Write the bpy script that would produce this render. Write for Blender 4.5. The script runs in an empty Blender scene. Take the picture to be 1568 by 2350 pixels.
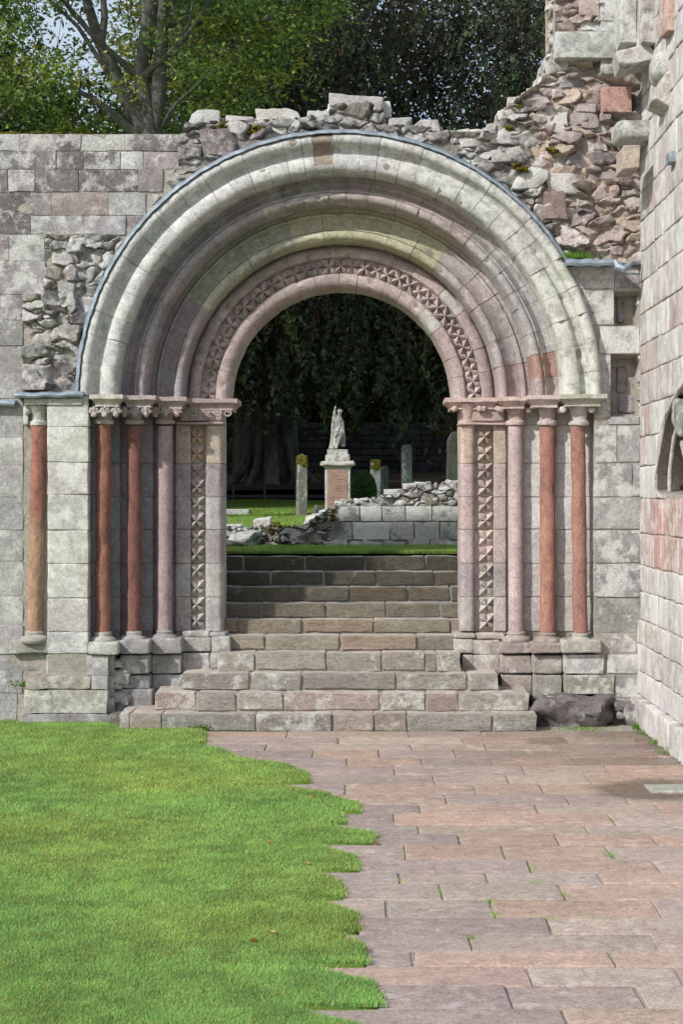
import bpy, math, random
import numpy as np
from mathutils import Vector, Matrix
R = math.radians
rng = np.random.default_rng(7)
random.seed(7)
S = bpy.context.scene
COL = S.collection

# ------------------------------------------------------------------ camera, sky, sun, exposure
F, VX, VY, CH = 3800.0, 830.0, 1140.0, 2.38      # focal length in drawing units, vanishing point, eye height
cam = bpy.data.cameras.new('camera'); camo = bpy.data.objects.new('camera', cam); COL.objects.link(camo)
camo.location = (0, 0, CH); camo.rotation_euler = (R(90), 0, 0)
cam.sensor_fit = 'HORIZONTAL'; cam.sensor_width = 24; cam.lens = F / 1568 * 24
cam.shift_x = -(VX - 784) / 1568; cam.shift_y = -(1174.5 - VY) / 1568
cam.clip_start = .1; cam.clip_end = 2000
S.camera = camo
SUN_EL, SUN_AZ = 36, 47        # azimuth: degrees to the left of straight behind the camera
w = bpy.data.worlds.new('World'); S.world = w; w.use_nodes = True
nt = w.node_tree; sky = nt.nodes.new('ShaderNodeTexSky'); sky.sky_type = 'NISHITA'; sky.sun_disc = False
sky.sun_elevation = R(SUN_EL); sky.sun_rotation = R(180 + SUN_AZ); sky.air_density = 1.0; sky.dust_density = 2.5; sky.ozone_density = 1.0
bg = nt.nodes['Background']; bg.inputs[1].default_value = .135
tcw = nt.nodes.new('ShaderNodeTexCoord'); cn = nt.nodes.new('ShaderNodeTexNoise'); cn.inputs['Scale'].default_value = 2.2; cn.inputs['Detail'].default_value = 6
nt.links.new(tcw.outputs['Generated'], cn.inputs['Vector']); cr_ = nt.nodes.new('ShaderNodeMapRange'); nt.links.new(cn.outputs[0], cr_.inputs[0])
cr_.inputs[1].default_value = .3; cr_.inputs[2].default_value = .7; cr_.inputs[3].default_value = .3; cr_.inputs[4].default_value = .75
cm_ = nt.nodes.new('ShaderNodeMix'); cm_.data_type = 'RGBA'; nt.links.new(cr_.outputs[0], cm_.inputs[0]); nt.links.new(sky.outputs[0], cm_.inputs[6]); cm_.inputs[7].default_value = (4.6, 5.1, 5.7, 1)
nt.links.new(cm_.outputs[2], bg.inputs[0])        # thin cloud veil over a clear sky
sl = bpy.data.lights.new('sun', 'SUN'); sl.energy = 3.4; sl.angle = R(1.5); sl.color = (1, .96, .90)
so = bpy.data.objects.new('sun', sl); COL.objects.link(so); so.location = (-10, -5, 20)
d = Vector((math.sin(R(SUN_AZ)) * math.cos(R(SUN_EL)), math.cos(R(SUN_AZ)) * math.cos(R(SUN_EL)), -math.sin(R(SUN_EL))))
so.rotation_euler = d.to_track_quat('-Z', 'Y').to_euler()
S.view_settings.view_transform = 'Standard'; S.view_settings.look = 'None'; S.view_settings.gamma = 1
S.view_settings.exposure = 0.36

# ------------------------------------------------------------------ helpers
def P(px, py, Y): return ((px - VX) * Y / F, Y, CH - (py - VY) * Y / F)
def PX(px, Y): return (px - VX) * Y / F
def PZ(py, Y): return CH - (py - VY) * Y / F
def YG(py, Z=0.0): return F * (CH - Z) / (py - VY)

def _h(ix, iy, iz, s):
    n = (ix * 374761393 + iy * 668265263 + iz * 2147483647 + s * 1274126177) & 0xffffffff
    n = ((n ^ (n >> 13)) * 1274126177) & 0xffffffff
    n = (n ^ (n >> 16)) & 0xffffff
    return n / float(0xffffff) * 2 - 1
def vn(p, s=0):
    p = np.asarray(p, float); i = np.floor(p).astype(np.int64); f = p - i; f = f * f * (3 - 2 * f)
    o = 0
    for dx in (0, 1):
        for dy in (0, 1):
            for dz in (0, 1):
                wt = (f[:, 0] if dx else 1 - f[:, 0]) * (f[:, 1] if dy else 1 - f[:, 1]) * (f[:, 2] if dz else 1 - f[:, 2])
                o = o + wt * _h(i[:, 0] + dx, i[:, 1] + dy, i[:, 2] + dz, s)
    return o
def vec_noise(p, freq, s=0, octv=2):
    o = np.zeros_like(p)
    for k in range(octv):
        for a in range(3): o[:, a] += vn(p * freq * 2 ** k + 17.3 * k, s + a * 31 + k * 7) / 1.8 ** k
    return o

class MB:
    def __init__(s): s.v = []; s.f = []; s.c = []; s.n = 0
    def add(s, v, f, c):
        v = np.asarray(v, float); s.v.append(v)
        if len(f):
            f = [tuple(int(i) + s.n for i in q) for q in f] if not isinstance(f, np.ndarray) else f + s.n
            s.f.append(f)
        c = np.asarray(c, float)
        if c.ndim == 1: c = np.tile(c, (len(v), 1))
        if c.shape[1] == 3: c = np.hstack([c, np.zeros((len(c), 1))])
        s.c.append(c); s.n += len(v)
    def build(s, name, mat, parent=None, smooth=True):
        me = bpy.data.meshes.new(name)
        v = np.vstack(s.v); c = np.vstack(s.c)
        allarr = all(isinstance(f, np.ndarray) for f in s.f)
        if allarr:
            k = {f.shape[1] for f in s.f}
        if allarr and len(k) == 1:
            k = k.pop(); f = np.vstack(s.f)
            me.vertices.add(len(v)); me.vertices.foreach_set('co', v.ravel())
            me.loops.add(f.size); me.loops.foreach_set('vertex_index', f.ravel().astype(np.int32))
            me.polygons.add(len(f)); me.polygons.foreach_set('loop_start', np.arange(0, f.size, k, dtype=np.int32))
            me.update(calc_edges=True)
        else:
            fl = []
            for f in s.f: fl += [tuple(int(i) for i in q) for q in f]
            me.from_pydata(v.tolist(), [], fl); me.update()
        ca = me.color_attributes.new('Col', 'FLOAT_COLOR', 'POINT'); ca.data.foreach_set('color', c.ravel())
        if smooth:
            me.polygons.foreach_set('use_smooth', [True] * len(me.polygons))
            if len(me.polygons) < 150000: me.set_sharp_from_angle(angle=R(38))
        me.materials.append(mat)
        o = bpy.data.objects.new(name, me); COL.objects.link(o)
        if parent:
            o.parent = parent; o.matrix_parent_inverse = Matrix.Translation(-Vector(parent.location))
        return o

def tag(o, label=None, cat=None, group=None, kind=None):
    if label: o['label'] = label
    if cat: o['category'] = cat
    if group: o['group'] = group
    if kind: o['kind'] = kind
    return o
def thing(name, label, cat, loc=(0, 0, 0), group=None):
    o = bpy.data.objects.new(name, None); COL.objects.link(o); o.location = loc; o.empty_display_size = .2
    return tag(o, label, cat, group)
def struct(o): o['kind'] = 'structure'; return o

_tc = {}
def boxgrid(nx, ny, nz):
    key = (nx, ny, nz)
    if key in _tc: return _tc[key]
    def ax(n):
        m = .12 if n > 2 else .2
        return np.concatenate([[-1, -1 + m * .45], np.linspace(-1 + m, 1 - m, max(n, 2)), [1 - m * .45, 1]])
    A = [ax(nx), ax(ny), ax(nz)]
    idx = {}; V = []; Q = []
    def vid(i, j, k):
        t = (i, j, k)
        if t not in idx: idx[t] = len(V); V.append((A[0][i], A[1][j], A[2][k]))
        return idx[t]
    N = [len(a) for a in A]
    for a in range(3):
        b, c = (a + 1) % 3, (a + 2) % 3
        for side in (0, N[a] - 1):
            for i in range(N[b] - 1):
                for j in range(N[c] - 1):
                    q = []
                    for (u, v) in ((i, j), (i + 1, j), (i + 1, j + 1), (i, j + 1)):
                        t = [0, 0, 0]; t[a] = side; t[b] = u; t[c] = v; q.append(vid(*t))
                    if side == 0: q = q[::-1]
                    Q.append(q)
    _tc[key] = (np.array(V), np.array(Q)); return _tc[key]

def rotm(rx, ry, rz): return np.array(Matrix.Rotation(rz, 3, 'Z') @ Matrix.Rotation(ry, 3, 'Y') @ Matrix.Rotation(rx, 3, 'X'))

def vary(c, a=.12):
    c = np.array(c[:3], float); k = 1 + rng.uniform(-a, a); c = c * k * (1 + rng.uniform(-.02, .02, 3)); g_ = c.mean(); c = (g_ + (c - g_) * .95) * np.array([1., 1., 1.015])
    return np.clip(c, .01, .9)

def stone(mb, c, half, col, lich=.3, rough=.006, rad=.012, cuts=0, rot=(0, 0, 0), skew=0., n=(7, 2, 5), nf=5.0, seed=None):
    """a block or boulder: rounded box with broken faces and a worn surface"""
    V, Q = boxgrid(*n); half = np.array(half, float); r = min(rad, half.min() * .9)
    V = V.copy()
    for a in range(3):
        m0 = .12 if n[a] > 2 else .2; m_ = min(.45, 1.15 * r / half[a]); t = np.abs(V[:, a])
        V[:, a] = np.sign(V[:, a]) * np.where(t <= 1 - m0 + 1e-9, t * (1 - m_) / (1 - m0), 1 - (1 - t) * m_ / m0)
    p = V * half
    q = np.clip(p, -(half - r), half - r); dd = p - q; L = np.linalg.norm(dd, axis=1, keepdims=True)
    p = q + np.where(L > 1e-9, dd / np.maximum(L, 1e-9) * r, 0)
    if skew:
        k = rng.uniform(-skew, skew, (2, 2, 2, 3)) * np.array([half[0], half[1] * .6, half[2]])
        u = (V + 1) / 2; o = np.zeros_like(p)
        for a in (0, 1):
            for b in (0, 1):
                for e in (0, 1):
                    wt = (u[:, 0] if a else 1 - u[:, 0]) * (u[:, 1] if b else 1 - u[:, 1]) * (u[:, 2] if e else 1 - u[:, 2])
                    o += wt[:, None] * k[a, b, e]
        p = p + o
    for _ in range(cuts):
        nn = rng.normal(size=3); nn[1] = -abs(nn[1]) * .9; nn /= np.linalg.norm(nn)
        dmax = np.abs(nn * half).sum() * rng.uniform(.55, .85)
        s = p @ nn - dmax; p = p - np.where(s > 0, s, 0)[:, None] * nn * .92
    p = p @ rotm(*rot).T + np.array(c)
    if rough: p = p + vec_noise(p, nf, int(rng.integers(999)), 3) * rough
    mb.add(p, Q, list(col[:3]) + [lich])

def pstone(mb, x0, y0, x1, y1, Y, depth, col, lich=.3, gap=1.2, **kw):
    """block whose front face fills the given outline at distance Y"""
    X0, X1 = PX(x0 + gap, Y), PX(x1 - gap, Y); Z0, Z1 = PZ(y1 - gap, Y), PZ(y0 + gap, Y)
    w_, h_ = (X1 - X0) / 2, (Z1 - Z0) / 2
    if w_ < .01 or h_ < .01: return
    n = kw.pop('n', None) or (int(np.clip(w_ / .03, 3, 12)), 2, int(np.clip(h_ / .03, 3, 8)))
    stone(mb, ((X0 + X1) / 2, Y + depth / 2, (Z0 + Z1) / 2), (w_, depth / 2, h_), col, lich, n=n, **kw)

def box(mb, x0, x1, y0, y1, z0, z1, col):
    v = [(x, y, z) for x in (x0, x1) for y in (y0, y1) for z in (z0, z1)]
    mb.add(v, [(0, 1, 3, 2), (4, 6, 7, 5), (0, 4, 5, 1), (2, 3, 7, 6), (0, 2, 6, 4), (1, 5, 7, 3)], col)

def tube(mb, pts, rad, col, seg=10, amp=0., cap=True):
    pts = [Vector(p) for p in pts]; n = len(pts); V = []; F_ = []
    prev = None
    for i, p in enumerate(pts):
        t = (pts[min(i + 1, n - 1)] - pts[max(i - 1, 0)]).normalized()
        if prev is None: u = t.orthogonal().normalized()
        else: u = (prev - t * prev.dot(t)).normalized()
        prev = u; v_ = t.cross(u)
        for k in range(seg):
            a = 2 * math.pi * k / seg
            V.append(p + (u * math.cos(a) + v_ * math.sin(a)) * rad[i])
    for i in range(n - 1):
        for k in range(seg):
            F_.append((i * seg + k, i * seg + (k + 1) % seg, (i + 1) * seg + (k + 1) % seg, (i + 1) * seg + k))
    V = np.array([tuple(a) for a in V])
    if amp: V = V + vec_noise(V, 3.0, 5, 2) * amp
    if cap: F_.append(tuple(range(seg))[::-1]); F_.append(tuple((n - 1) * seg + k for k in range(seg)))
    mb.add(V, F_, col)

def lathe(mb, c, prof, col, seg=24, amp=0., nf=9., squash=None):
    """prof: list of (radius, z)"""
    V = []; F_ = []
    for (r, z) in prof:
        for k in range(seg):
            a = 2 * math.pi * k / seg; V.append((c[0] + r * math.cos(a), c[1] + r * math.sin(a), c[2] + z))
    for i in range(len(prof) - 1):
        for k in range(seg):
            F_.append((i * seg + k, i * seg + (k + 1) % seg, (i + 1) * seg + (k + 1) % seg, (i + 1) * seg + k))
    V = np.array(V)
    if amp: V = V + vec_noise(V, nf, 3, 2) * amp
    mb.add(V, F_, col)

# ------------------------------------------------------------------ materials
def newmat(name):
    m = bpy.data.materials.new(name); m.use_nodes = True; t = m.node_tree
    return m, t, t.nodes, t.links, t.nodes['Principled BSDF']
def noise(nd, lk, scale, detail=6, rough=.6, vec=None, dist=0.):
    n = nd.new('ShaderNodeTexNoise'); n.inputs['Scale'].default_value = scale; n.inputs['Detail'].default_value = detail
    n.inputs['Roughness'].default_value = rough; n.inputs['Distortion'].default_value = dist
    if vec: lk.new(vec, n.inputs['Vector'])
    return n.outputs[0]
def ramp(nd, lk, src, stops):
    r = nd.new('ShaderNodeValToRGB'); lk.new(src, r.inputs[0]); e = r.color_ramp.elements
    e[0].position, e[0].color = stops[0][0], tuple(stops[0][1]) + (1,)
    e[1].position, e[1].color = stops[-1][0], tuple(stops[-1][1]) + (1,)
    for p, c in stops[1:-1]:
        x = e.new(p); x.color = tuple(c) + (1,)
    return r.outputs[0]
def mix(nd, lk, fac, a, b, mode='MIX'):
    m = nd.new('ShaderNodeMix'); m.data_type = 'RGBA'; m.blend_type = mode
    for sock, v in ((m.inputs[0], fac), (m.inputs[6], a), (m.inputs[7], b)):
        if isinstance(v, (int, float)): sock.default_value = v
        elif isinstance(v, tuple): sock.default_value = v + (1,) if len(v) == 3 else v
        else: lk.new(v, sock)
    return m.outputs[2]
def mth(nd, lk, op, a, b=None):
    m = nd.new('ShaderNodeMath'); m.operation = op
    for i, v in enumerate((a, b)):
        if v is None: continue
        if isinstance(v, (int, float)): m.inputs[i].default_value = v
        else: lk.new(v, m.inputs[i])
    return m.outputs[0]
def bump(nd, lk, bs, hs, normal=None):
    last = None
    for (h, st, di) in hs:
        b = nd.new('ShaderNodeBump'); b.inputs['Strength'].default_value = st; b.inputs['Distance'].default_value = di
        lk.new(h, b.inputs['Height'])
        if last: lk.new(last, b.inputs['Normal'])
        last = b.outputs[0]
    lk.new(last, bs.inputs['Normal'])
def W(v): return (v, v, v)

def stone_mat(name, lichen=(.64, .65, .62), dark=.55, streak=False, bumpk=1., strata=False, spots=1.0, patina=False):
    m, t, nd, lk, bs = newmat(name)
    at = nd.new('ShaderNodeAttribute'); at.attribute_name = 'Col'
    geo = nd.new('ShaderNodeNewGeometry'); pos = geo.outputs['Position']
    if streak or strata:
        mp = nd.new('ShaderNodeMapping'); lk.new(pos, mp.inputs[0])
        mp.inputs['Scale'].default_value = (1, 1, streak) if streak else (1, 1, 3.0); vec = mp.outputs[0]
    else: vec = pos
    big = noise(nd, lk, 2.2, 4, .6, vec)
    med = noise(nd, lk, 11, 7, .68, vec, .4)
    fine = noise(nd, lk, 75, 5, .75, pos)
    c = mix(nd, lk, 1.0, at.outputs['Color'], ramp(nd, lk, big, [(.25, (.80, .79, .80)), (.75, (1.15, 1.15, 1.13))]), 'MULTIPLY')
    c = mix(nd, lk, 1.0, c, ramp(nd, lk, med, [(.28, W(dark)), (.47, W(.98)), (.72, W(1.2))]), 'MULTIPLY')
    c = mix(nd, lk, 1., c, ramp(nd, lk, fine, [(.28, W(.5)), (.5, W(1.)), (.72, W(1.42))]), 'MULTIPLY')
    mid = noise(nd, lk, 30, 6, .75, vec)
    c = mix(nd, lk, 1., c, ramp(nd, lk, mid, [(.3, W(.72)), (.5, W(1.)), (.7, W(1.2))]), 'MULTIPLY')
    if patina:
        pz = noise(nd, lk, 1.1, 5, .62, pos, .6); c = mix(nd, lk, 1., c, ramp(nd, lk, pz, [(.40, (1.04, 1.04, 1.04)), (.56, (.70, .675, .69))]), 'MULTIPLY')
    # lichen: crusty pale patches, amount kept per stone in the alpha of Col
    vo = nd.new('ShaderNodeTexVoronoi'); vo.inputs['Scale'].default_value = 38; vo.feature = 'F1'
    ds = nd.new('ShaderNodeVectorMath'); ds.operation = 'ADD'
    nn = nd.new('ShaderNodeTexNoise'); nn.inputs['Scale'].default_value = 18; lk.new(pos, nn.inputs['Vector'])
    sc = nd.new('ShaderNodeVectorMath'); sc.operation = 'SCALE'; sc.inputs['Scale'].default_value = .16; lk.new(nn.outputs[1], sc.inputs[0])
    lk.new(pos, ds.inputs[0]); lk.new(sc.outputs[0], ds.inputs[1]); lk.new(ds.outputs[0], vo.inputs['Vector'])
    spot = ramp(nd, lk, vo.outputs['Distance'], [(.2, W(1)), (.5, W(0))])
    ln = noise(nd, lk, 5.5, 8, .72, pos)
    amt = mth(nd, lk, 'MULTIPLY', at.outputs['Alpha'], 1.0)
    th = mth(nd, lk, 'ADD', mth(nd, lk, 'MULTIPLY', ln, 1.0), mth(nd, lk, 'MULTIPLY', amt, .25))
    pat = ramp(nd, lk, th, [(.62, W(0)), (.70, W(1))])
    v2 = nd.new('ShaderNodeTexVoronoi'); v2.inputs['Scale'].default_value = 85; lk.new(ds.outputs[0], v2.inputs['Vector'])
    sp2 = mth(nd, lk, 'MULTIPLY', ramp(nd, lk, v2.outputs['Distance'], [(.2, W(1)), (.40, W(0))]), mth(nd, lk, 'MULTIPLY', ramp(nd, lk, noise(nd, lk, 9, 3, .6, pos), [(.36, W(0)), (.55, W(1))]), mth(nd, lk, 'MINIMUM', amt, .85)))
    c = mix(nd, lk, sp2, c, lichen)
    l1 = mth(nd, lk, 'MULTIPLY', pat, mth(nd, lk, 'ADD', mth(nd, lk, 'MULTIPLY', spot, .45), .4))
    l1 = mth(nd, lk, 'MULTIPLY', l1, mth(nd, lk, 'MINIMUM', mth(nd, lk, 'MULTIPLY', amt, 2.2), spots))
    c = mix(nd, lk, l1, c, lichen)
    lk.new(c, bs.inputs['Base Color']); bs.inputs['Roughness'].default_value = .92
    bs.inputs['Specular IOR Level'].default_value = .2
    bump(nd, lk, bs, [(med, .6 * bumpk, .02), (mid, .6 * bumpk, .01), (fine, .7 * bumpk, .006), (l1, .3, .004)])
    return m
M_STONE = stone_mat('sandstone', patina=True, dark=.68)
M_SMOOTH = stone_mat('dressed_sandstone', bumpk=.55, dark=.74)
M_RUBBLE = stone_mat('rubble_stone', bumpk=1.5, dark=.45)
M_SHAFT = stone_mat('red_shaft_stone', streak=.5, bumpk=1.3, dark=.62, spots=.3)
M_SIDE = stone_mat('side_wall_stone', streak=.2, bumpk=.9, dark=.62)
M_STEP = stone_mat('step_stone', bumpk=1.1, dark=.55, strata=True)
M_SLAB = stone_mat('flagstone', bumpk=.45, dark=.72, spots=.5)

def mortar_mat():
    m, t, nd, lk, bs = newmat('gritty_mortar')
    at = nd.new('ShaderNodeAttribute'); at.attribute_name = 'Col'; geo = nd.new('ShaderNodeNewGeometry'); pos = geo.outputs['Position']
    f = noise(nd, lk, 120, 4, .8, pos); g = noise(nd, lk, 14, 6, .7, pos)
    c = mix(nd, lk, 1., at.outputs['Color'], ramp(nd, lk, f, [(.3, W(.45)), (.5, W(1)), (.75, W(1.5))]), 'MULTIPLY')
    c = mix(nd, lk, 1., c, ramp(nd, lk, g, [(.25, W(.65)), (.7, W(1.15))]), 'MULTIPLY')
    lk.new(c, bs.inputs['Base Color']); bs.inputs['Roughness'].default_value = 1; bs.inputs['Specular IOR Level'].default_value = .1
    bump(nd, lk, bs, [(g, .9, .03), (f, .9, .008)]); return m
M_MORTAR = mortar_mat()

def lead_mat():
    m, t, nd, lk, bs = newmat('weathered_lead'); geo = nd.new('ShaderNodeNewGeometry')
    n1 = noise(nd, lk, 9, 6, .7, geo.outputs['Position']); n2 = noise(nd, lk, 60, 3, .6, geo.outputs['Position'])
    c = ramp(nd, lk, n1, [(.3, (.13, .16, .20)), (.55, (.24, .29, .34)), (.72, (.42, .47, .50))])
    lk.new(c, bs.inputs['Base Color']); bs.inputs['Roughness'].default_value = .55; bs.inputs['Metallic'].default_value = .25
    bump(nd, lk, bs, [(n1, .5, .01), (n2, .3, .003)]); return m
M_LEAD = lead_mat()

def grass_mat(name, tint=(1, 1, 1)):
    m, t, nd, lk, bs = newmat(name); geo = nd.new('ShaderNodeNewGeometry'); at = nd.new('ShaderNodeAttribute'); at.attribute_name = 'Col'
    n = noise(nd, lk, .9, 4, .6, geo.outputs['Position'])
    c = mix(nd, lk, 1., at.outputs['Color'], ramp(nd, lk, n, [(.3, (.92, .95, .92)), (.7, (1.1, 1.06, 1.05))]), 'MULTIPLY')
    lk.new(c, bs.inputs['Base Color']); bs.inputs['Roughness'].default_value = .6; bs.inputs['Specular IOR Level'].default_value = .25
    tr = nd.new('ShaderNodeBsdfTranslucent'); lk.new(c, tr.inputs[0]); ms = nd.new('ShaderNodeMixShader'); ms.inputs[0].default_value = .42
    lk.new(bs.outputs[0], ms.inputs[1]); lk.new(tr.outputs[0], ms.inputs[2]); lk.new(ms.outputs[0], nd['Material Output'].inputs[0])
    return m
M_GRASS = grass_mat('grass_blades')
M_LEAF = grass_mat('leaves')

def ground_mat(name, a, b, sc=14):
    m, t, nd, lk, bs = newmat(name); geo = nd.new('ShaderNodeNewGeometry'); pos = geo.outputs['Position']
    n1 = noise(nd, lk, sc, 8, .75, pos); n2 = noise(nd, lk, .7, 3, .6, pos)
    c = ramp(nd, lk, n1, [(.3, a), (.7, b)]); c = mix(nd, lk, 1., c, ramp(nd, lk, n2, [(.3, W(.82)), (.7, W(1.15))]), 'MULTIPLY')
    lk.new(c, bs.inputs['Base Color']); bs.inputs['Roughness'].default_value = 1; bs.inputs['Specular IOR Level'].default_value = .1
    bump(nd, lk, bs, [(n1, .8, .03)]); return m
M_TURF = ground_mat('turf', (.10, .17, .03), (.20, .33, .06), 40)
M_TURF2 = ground_mat('graveyard_turf', (.08, .14, .025), (.18, .30, .05), 9)
M_SOIL = ground_mat('soil', (.05, .035, .022), (.16, .12, .08), 9)
M_PATH = ground_mat('asphalt', (.05, .05, .055), (.09, .09, .095), 60)
M_LITTER = ground_mat('leaf_litter', (.02, .018, .012), (.07, .05, .028), 6)

def bark_mat(name, a, b, vs=.25):
    m, t, nd, lk, bs = newmat(name); geo = nd.new('ShaderNodeNewGeometry')
    mp = nd.new('ShaderNodeMapping'); lk.new(geo.outputs['Position'], mp.inputs[0]); mp.inputs['Scale'].default_value = (1, 1, vs)
    n1 = noise(nd, lk, 3.5, 8, .7, mp.outputs[0]); n2 = noise(nd, lk, 18, 4, .7, mp.outputs[0])
    c = ramp(nd, lk, n1, [(.3, a), (.68, b)]); lk.new(c, bs.inputs['Base Color']); bs.inputs['Roughness'].default_value = .9
    bump(nd, lk, bs, [(n1, .8, .08), (n2, .5, .02)]); return m
M_BARK = bark_mat('beech_bark', (.04, .04, .035), (.13, .13, .115), .5)
M_DBARK = bark_mat('dark_bark', (.012, .012, .011), (.09, .09, .088), .12)
def flat_mat(name, c, rough=.7, metal=0.):
    m, t, nd, lk, bs = newmat(name); geo = nd.new('ShaderNodeNewGeometry'); n1 = noise(nd, lk, 12, 5, .7, geo.outputs['Position'])
    k = ramp(nd, lk, n1, [(.3, tuple(x * .7 for x in c)), (.7, tuple(min(1, x * 1.25) for x in c))]); lk.new(k, bs.inputs['Base Color'])
    bs.inputs['Roughness'].default_value = rough; bs.inputs['Metallic'].default_value = metal; return m
M_IRON = flat_mat('black_iron', (.02, .02, .022), .6)
M_MOSS = ground_mat('moss', (.05, .045, .008), (.20, .17, .03), 45)

# palette (real-world base colours)
G = (.345, .345, .34); GD = (.19, .182, .184); PK = (.37, .30, .285); PKL = (.43, .38, .365); LV = (.28, .255, .265)
RD = (.25, .12, .095); RDB = (.32, .16, .125); YGR = (.36, .35, .22); PL = (.47, .46, .42); BR = (.25, .21, .17); TAN = (.43, .365, .29); OR = (.36, .235, .165)
def pick(*cs): return vary(cs[int(rng.integers(len(cs)))], .14)

WY = 17.5                                           # face of the cloister wall
CXC, CYC = 781, 907                                 # centre of the arch
ZC = PZ(CYC, 17.4); XC = PX(CXC, 17.4)

# ------------------------------------------------------------------ ground: lawn level, pavement, upper terrain
gm = MB(); box(gm, -60, 60, -40, 18.6, -.6, -.03, (.1, .1, .1)); struct(gm.build('ground', M_SOIL, smooth=False))
ROWS = [  # y0, y1, left end, joints
 (1677, 1691, 463, [661, 937, 1110]), (1691, 1706, 478, [778, 1063, 1208, 1302]), (1706, 1720, 433, [610, 944, 1115, 1269, 1400]),
 (1720, 1737, 503, [719, 870, 1043, 1184, 1460]), (1737, 1756, 540, [797, 969, 1129, 1305]), (1756, 1777, 660, [906, 1204, 1394]),
 (1777, 1798, 710, [997, 1164, 1350]), (1798, 1821, 638, [793, 1090, 1245, 1497]), (1821, 1845, 745, [1023, 1299, 1436]),
 (1845, 1865, 830, [963, 1232, 1515]), (1865, 1892, 790, [905, 1153, 1403]), (1892, 1914, 748, [961, 1349]), (1914, 1938, 862, [1055, 1279, 1500]),
 (1938, 1972, 733, [928, 1154, 1400]), (1972, 2001, 825, [1215, 1505]), (2001, 2026, 715, [916, 1117, 1378]), (2026, 2063, 790, [1012, 1287]),
 (2063, 2105, 733, [889, 1130]), (2105, 2142, 823, [1262]), (2142, 2181, 768, [1081, 1505]), (2181, 2217, 843, [948, 1405]), (2217, 2260, 712, [1215, 1560]),
 (2260, 2314, 867, [1170, 1470]), (2314, 2372, 668, [1300]), (2372, 2440, 880, [1100, 1480]), (2440, 2520, 700, [1010, 1400]), (2520, 2620, 900, [1250])]
SIDE_X = PX(1470, WY)                              # face of the side wall
pm = MB(); mm = MB()
tints = [(.37, .27, .215), (.36, .26, .21), (.345, .27, .23), (.375, .305, .25), (.385, .275, .22), (.33, .265, .23), (.36, .28, .225)]
for (y0, y1, left, js) in ROWS:
    Y1, Y0 = YG(y0), YG(y1); Ym = (Y0 + Y1) / 2; ym = VY + F * CH / Ym
    xs = [PX(left - 4, Ym)] + [PX(j, Ym) for j in js]
    while xs[-1] < SIDE_X + .05: xs.append(min(xs[-1] + rng.uniform(.6, 1.1), SIDE_X + .1) if SIDE_X - xs[-1] > .5 else SIDE_X + .1)
    for a, b in zip(xs[:-1], xs[1:]):
        damp = Ym > 13.5 and (a + b) / 2 > 1.6
        c = vary(tints[int(rng.integers(7))], .09)
        if a == xs[0] and rng.random() < .7: c = vary((.30, .24, .215), .08)
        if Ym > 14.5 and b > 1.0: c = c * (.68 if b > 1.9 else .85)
        g = rng.uniform(.004, .012)
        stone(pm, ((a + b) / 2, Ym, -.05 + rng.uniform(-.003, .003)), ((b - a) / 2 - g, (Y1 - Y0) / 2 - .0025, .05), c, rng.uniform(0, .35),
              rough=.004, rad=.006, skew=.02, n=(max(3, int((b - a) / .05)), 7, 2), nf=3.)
dcx, dcy = PX(1490, 13.6), 13.5                     # damp, stained stones round the drain and along the corner
for V_, C_ in zip(pm.v, pm.c):
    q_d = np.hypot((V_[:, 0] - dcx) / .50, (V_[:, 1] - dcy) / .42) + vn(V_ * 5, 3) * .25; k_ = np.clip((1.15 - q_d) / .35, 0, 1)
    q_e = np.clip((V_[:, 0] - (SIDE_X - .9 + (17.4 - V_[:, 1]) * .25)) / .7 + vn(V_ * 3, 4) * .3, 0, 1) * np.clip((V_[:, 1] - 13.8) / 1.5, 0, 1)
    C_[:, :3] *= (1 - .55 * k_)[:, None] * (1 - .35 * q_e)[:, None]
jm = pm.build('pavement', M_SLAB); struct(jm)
box(mm, PX(700, 10) - 3, SIDE_X + .3, 5.0, 17.6, -.06, -.012, (.40, .37, .33))
struct(mm.build('pavement_bedding', M_MORTAR, smooth=False))

def lawn_edge(Y):
    y = VY + F * CH / Y; wob = float(vn(np.array([[Y * 9, 0, 0.]]), 5)[0]) * .022 + float(vn(np.array([[Y * 31, 4, 0.]]), 6)[0]) * .012
    for i, (y0, y1, left, js) in enumerate(ROWS):
        if y < y1:
            if y < y0: return PX(463, Y)
            t = (y - y0) / (y1 - y0); nx = ROWS[min(i + 1, len(ROWS) - 1)][2]
            e = left + (nx - left) * max(0, (t - .05) / .95) ** 1.35 if nx > left else left - 8 * (1 - t)
            return PX(e, Y) + wob
    return PX(800, Y)
tb = MB(); ys = np.arange(5.0, 17.55, .04); V = []; Q = []
for i, y in enumerate(ys):
    e = lawn_edge(y) if y < 17.02 else PX(268 if y < 17.3 else 255, y)
    V += [(-14, y, .004), (e - .35, y, .016), (e - .03 + .02 * math.sin(y * 43), y, .014), (e + .02 * math.sin(y * 43), y, -.015)]
    if i:
        for k in range(3): a = (i - 1) * 4 + k; Q.append((a, a + 1, a + 5, a + 4))
V = np.array(V, float); tb.add(V, Q, (.1, .2, .03)); struct(tb.build('lawn', M_TURF))

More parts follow.
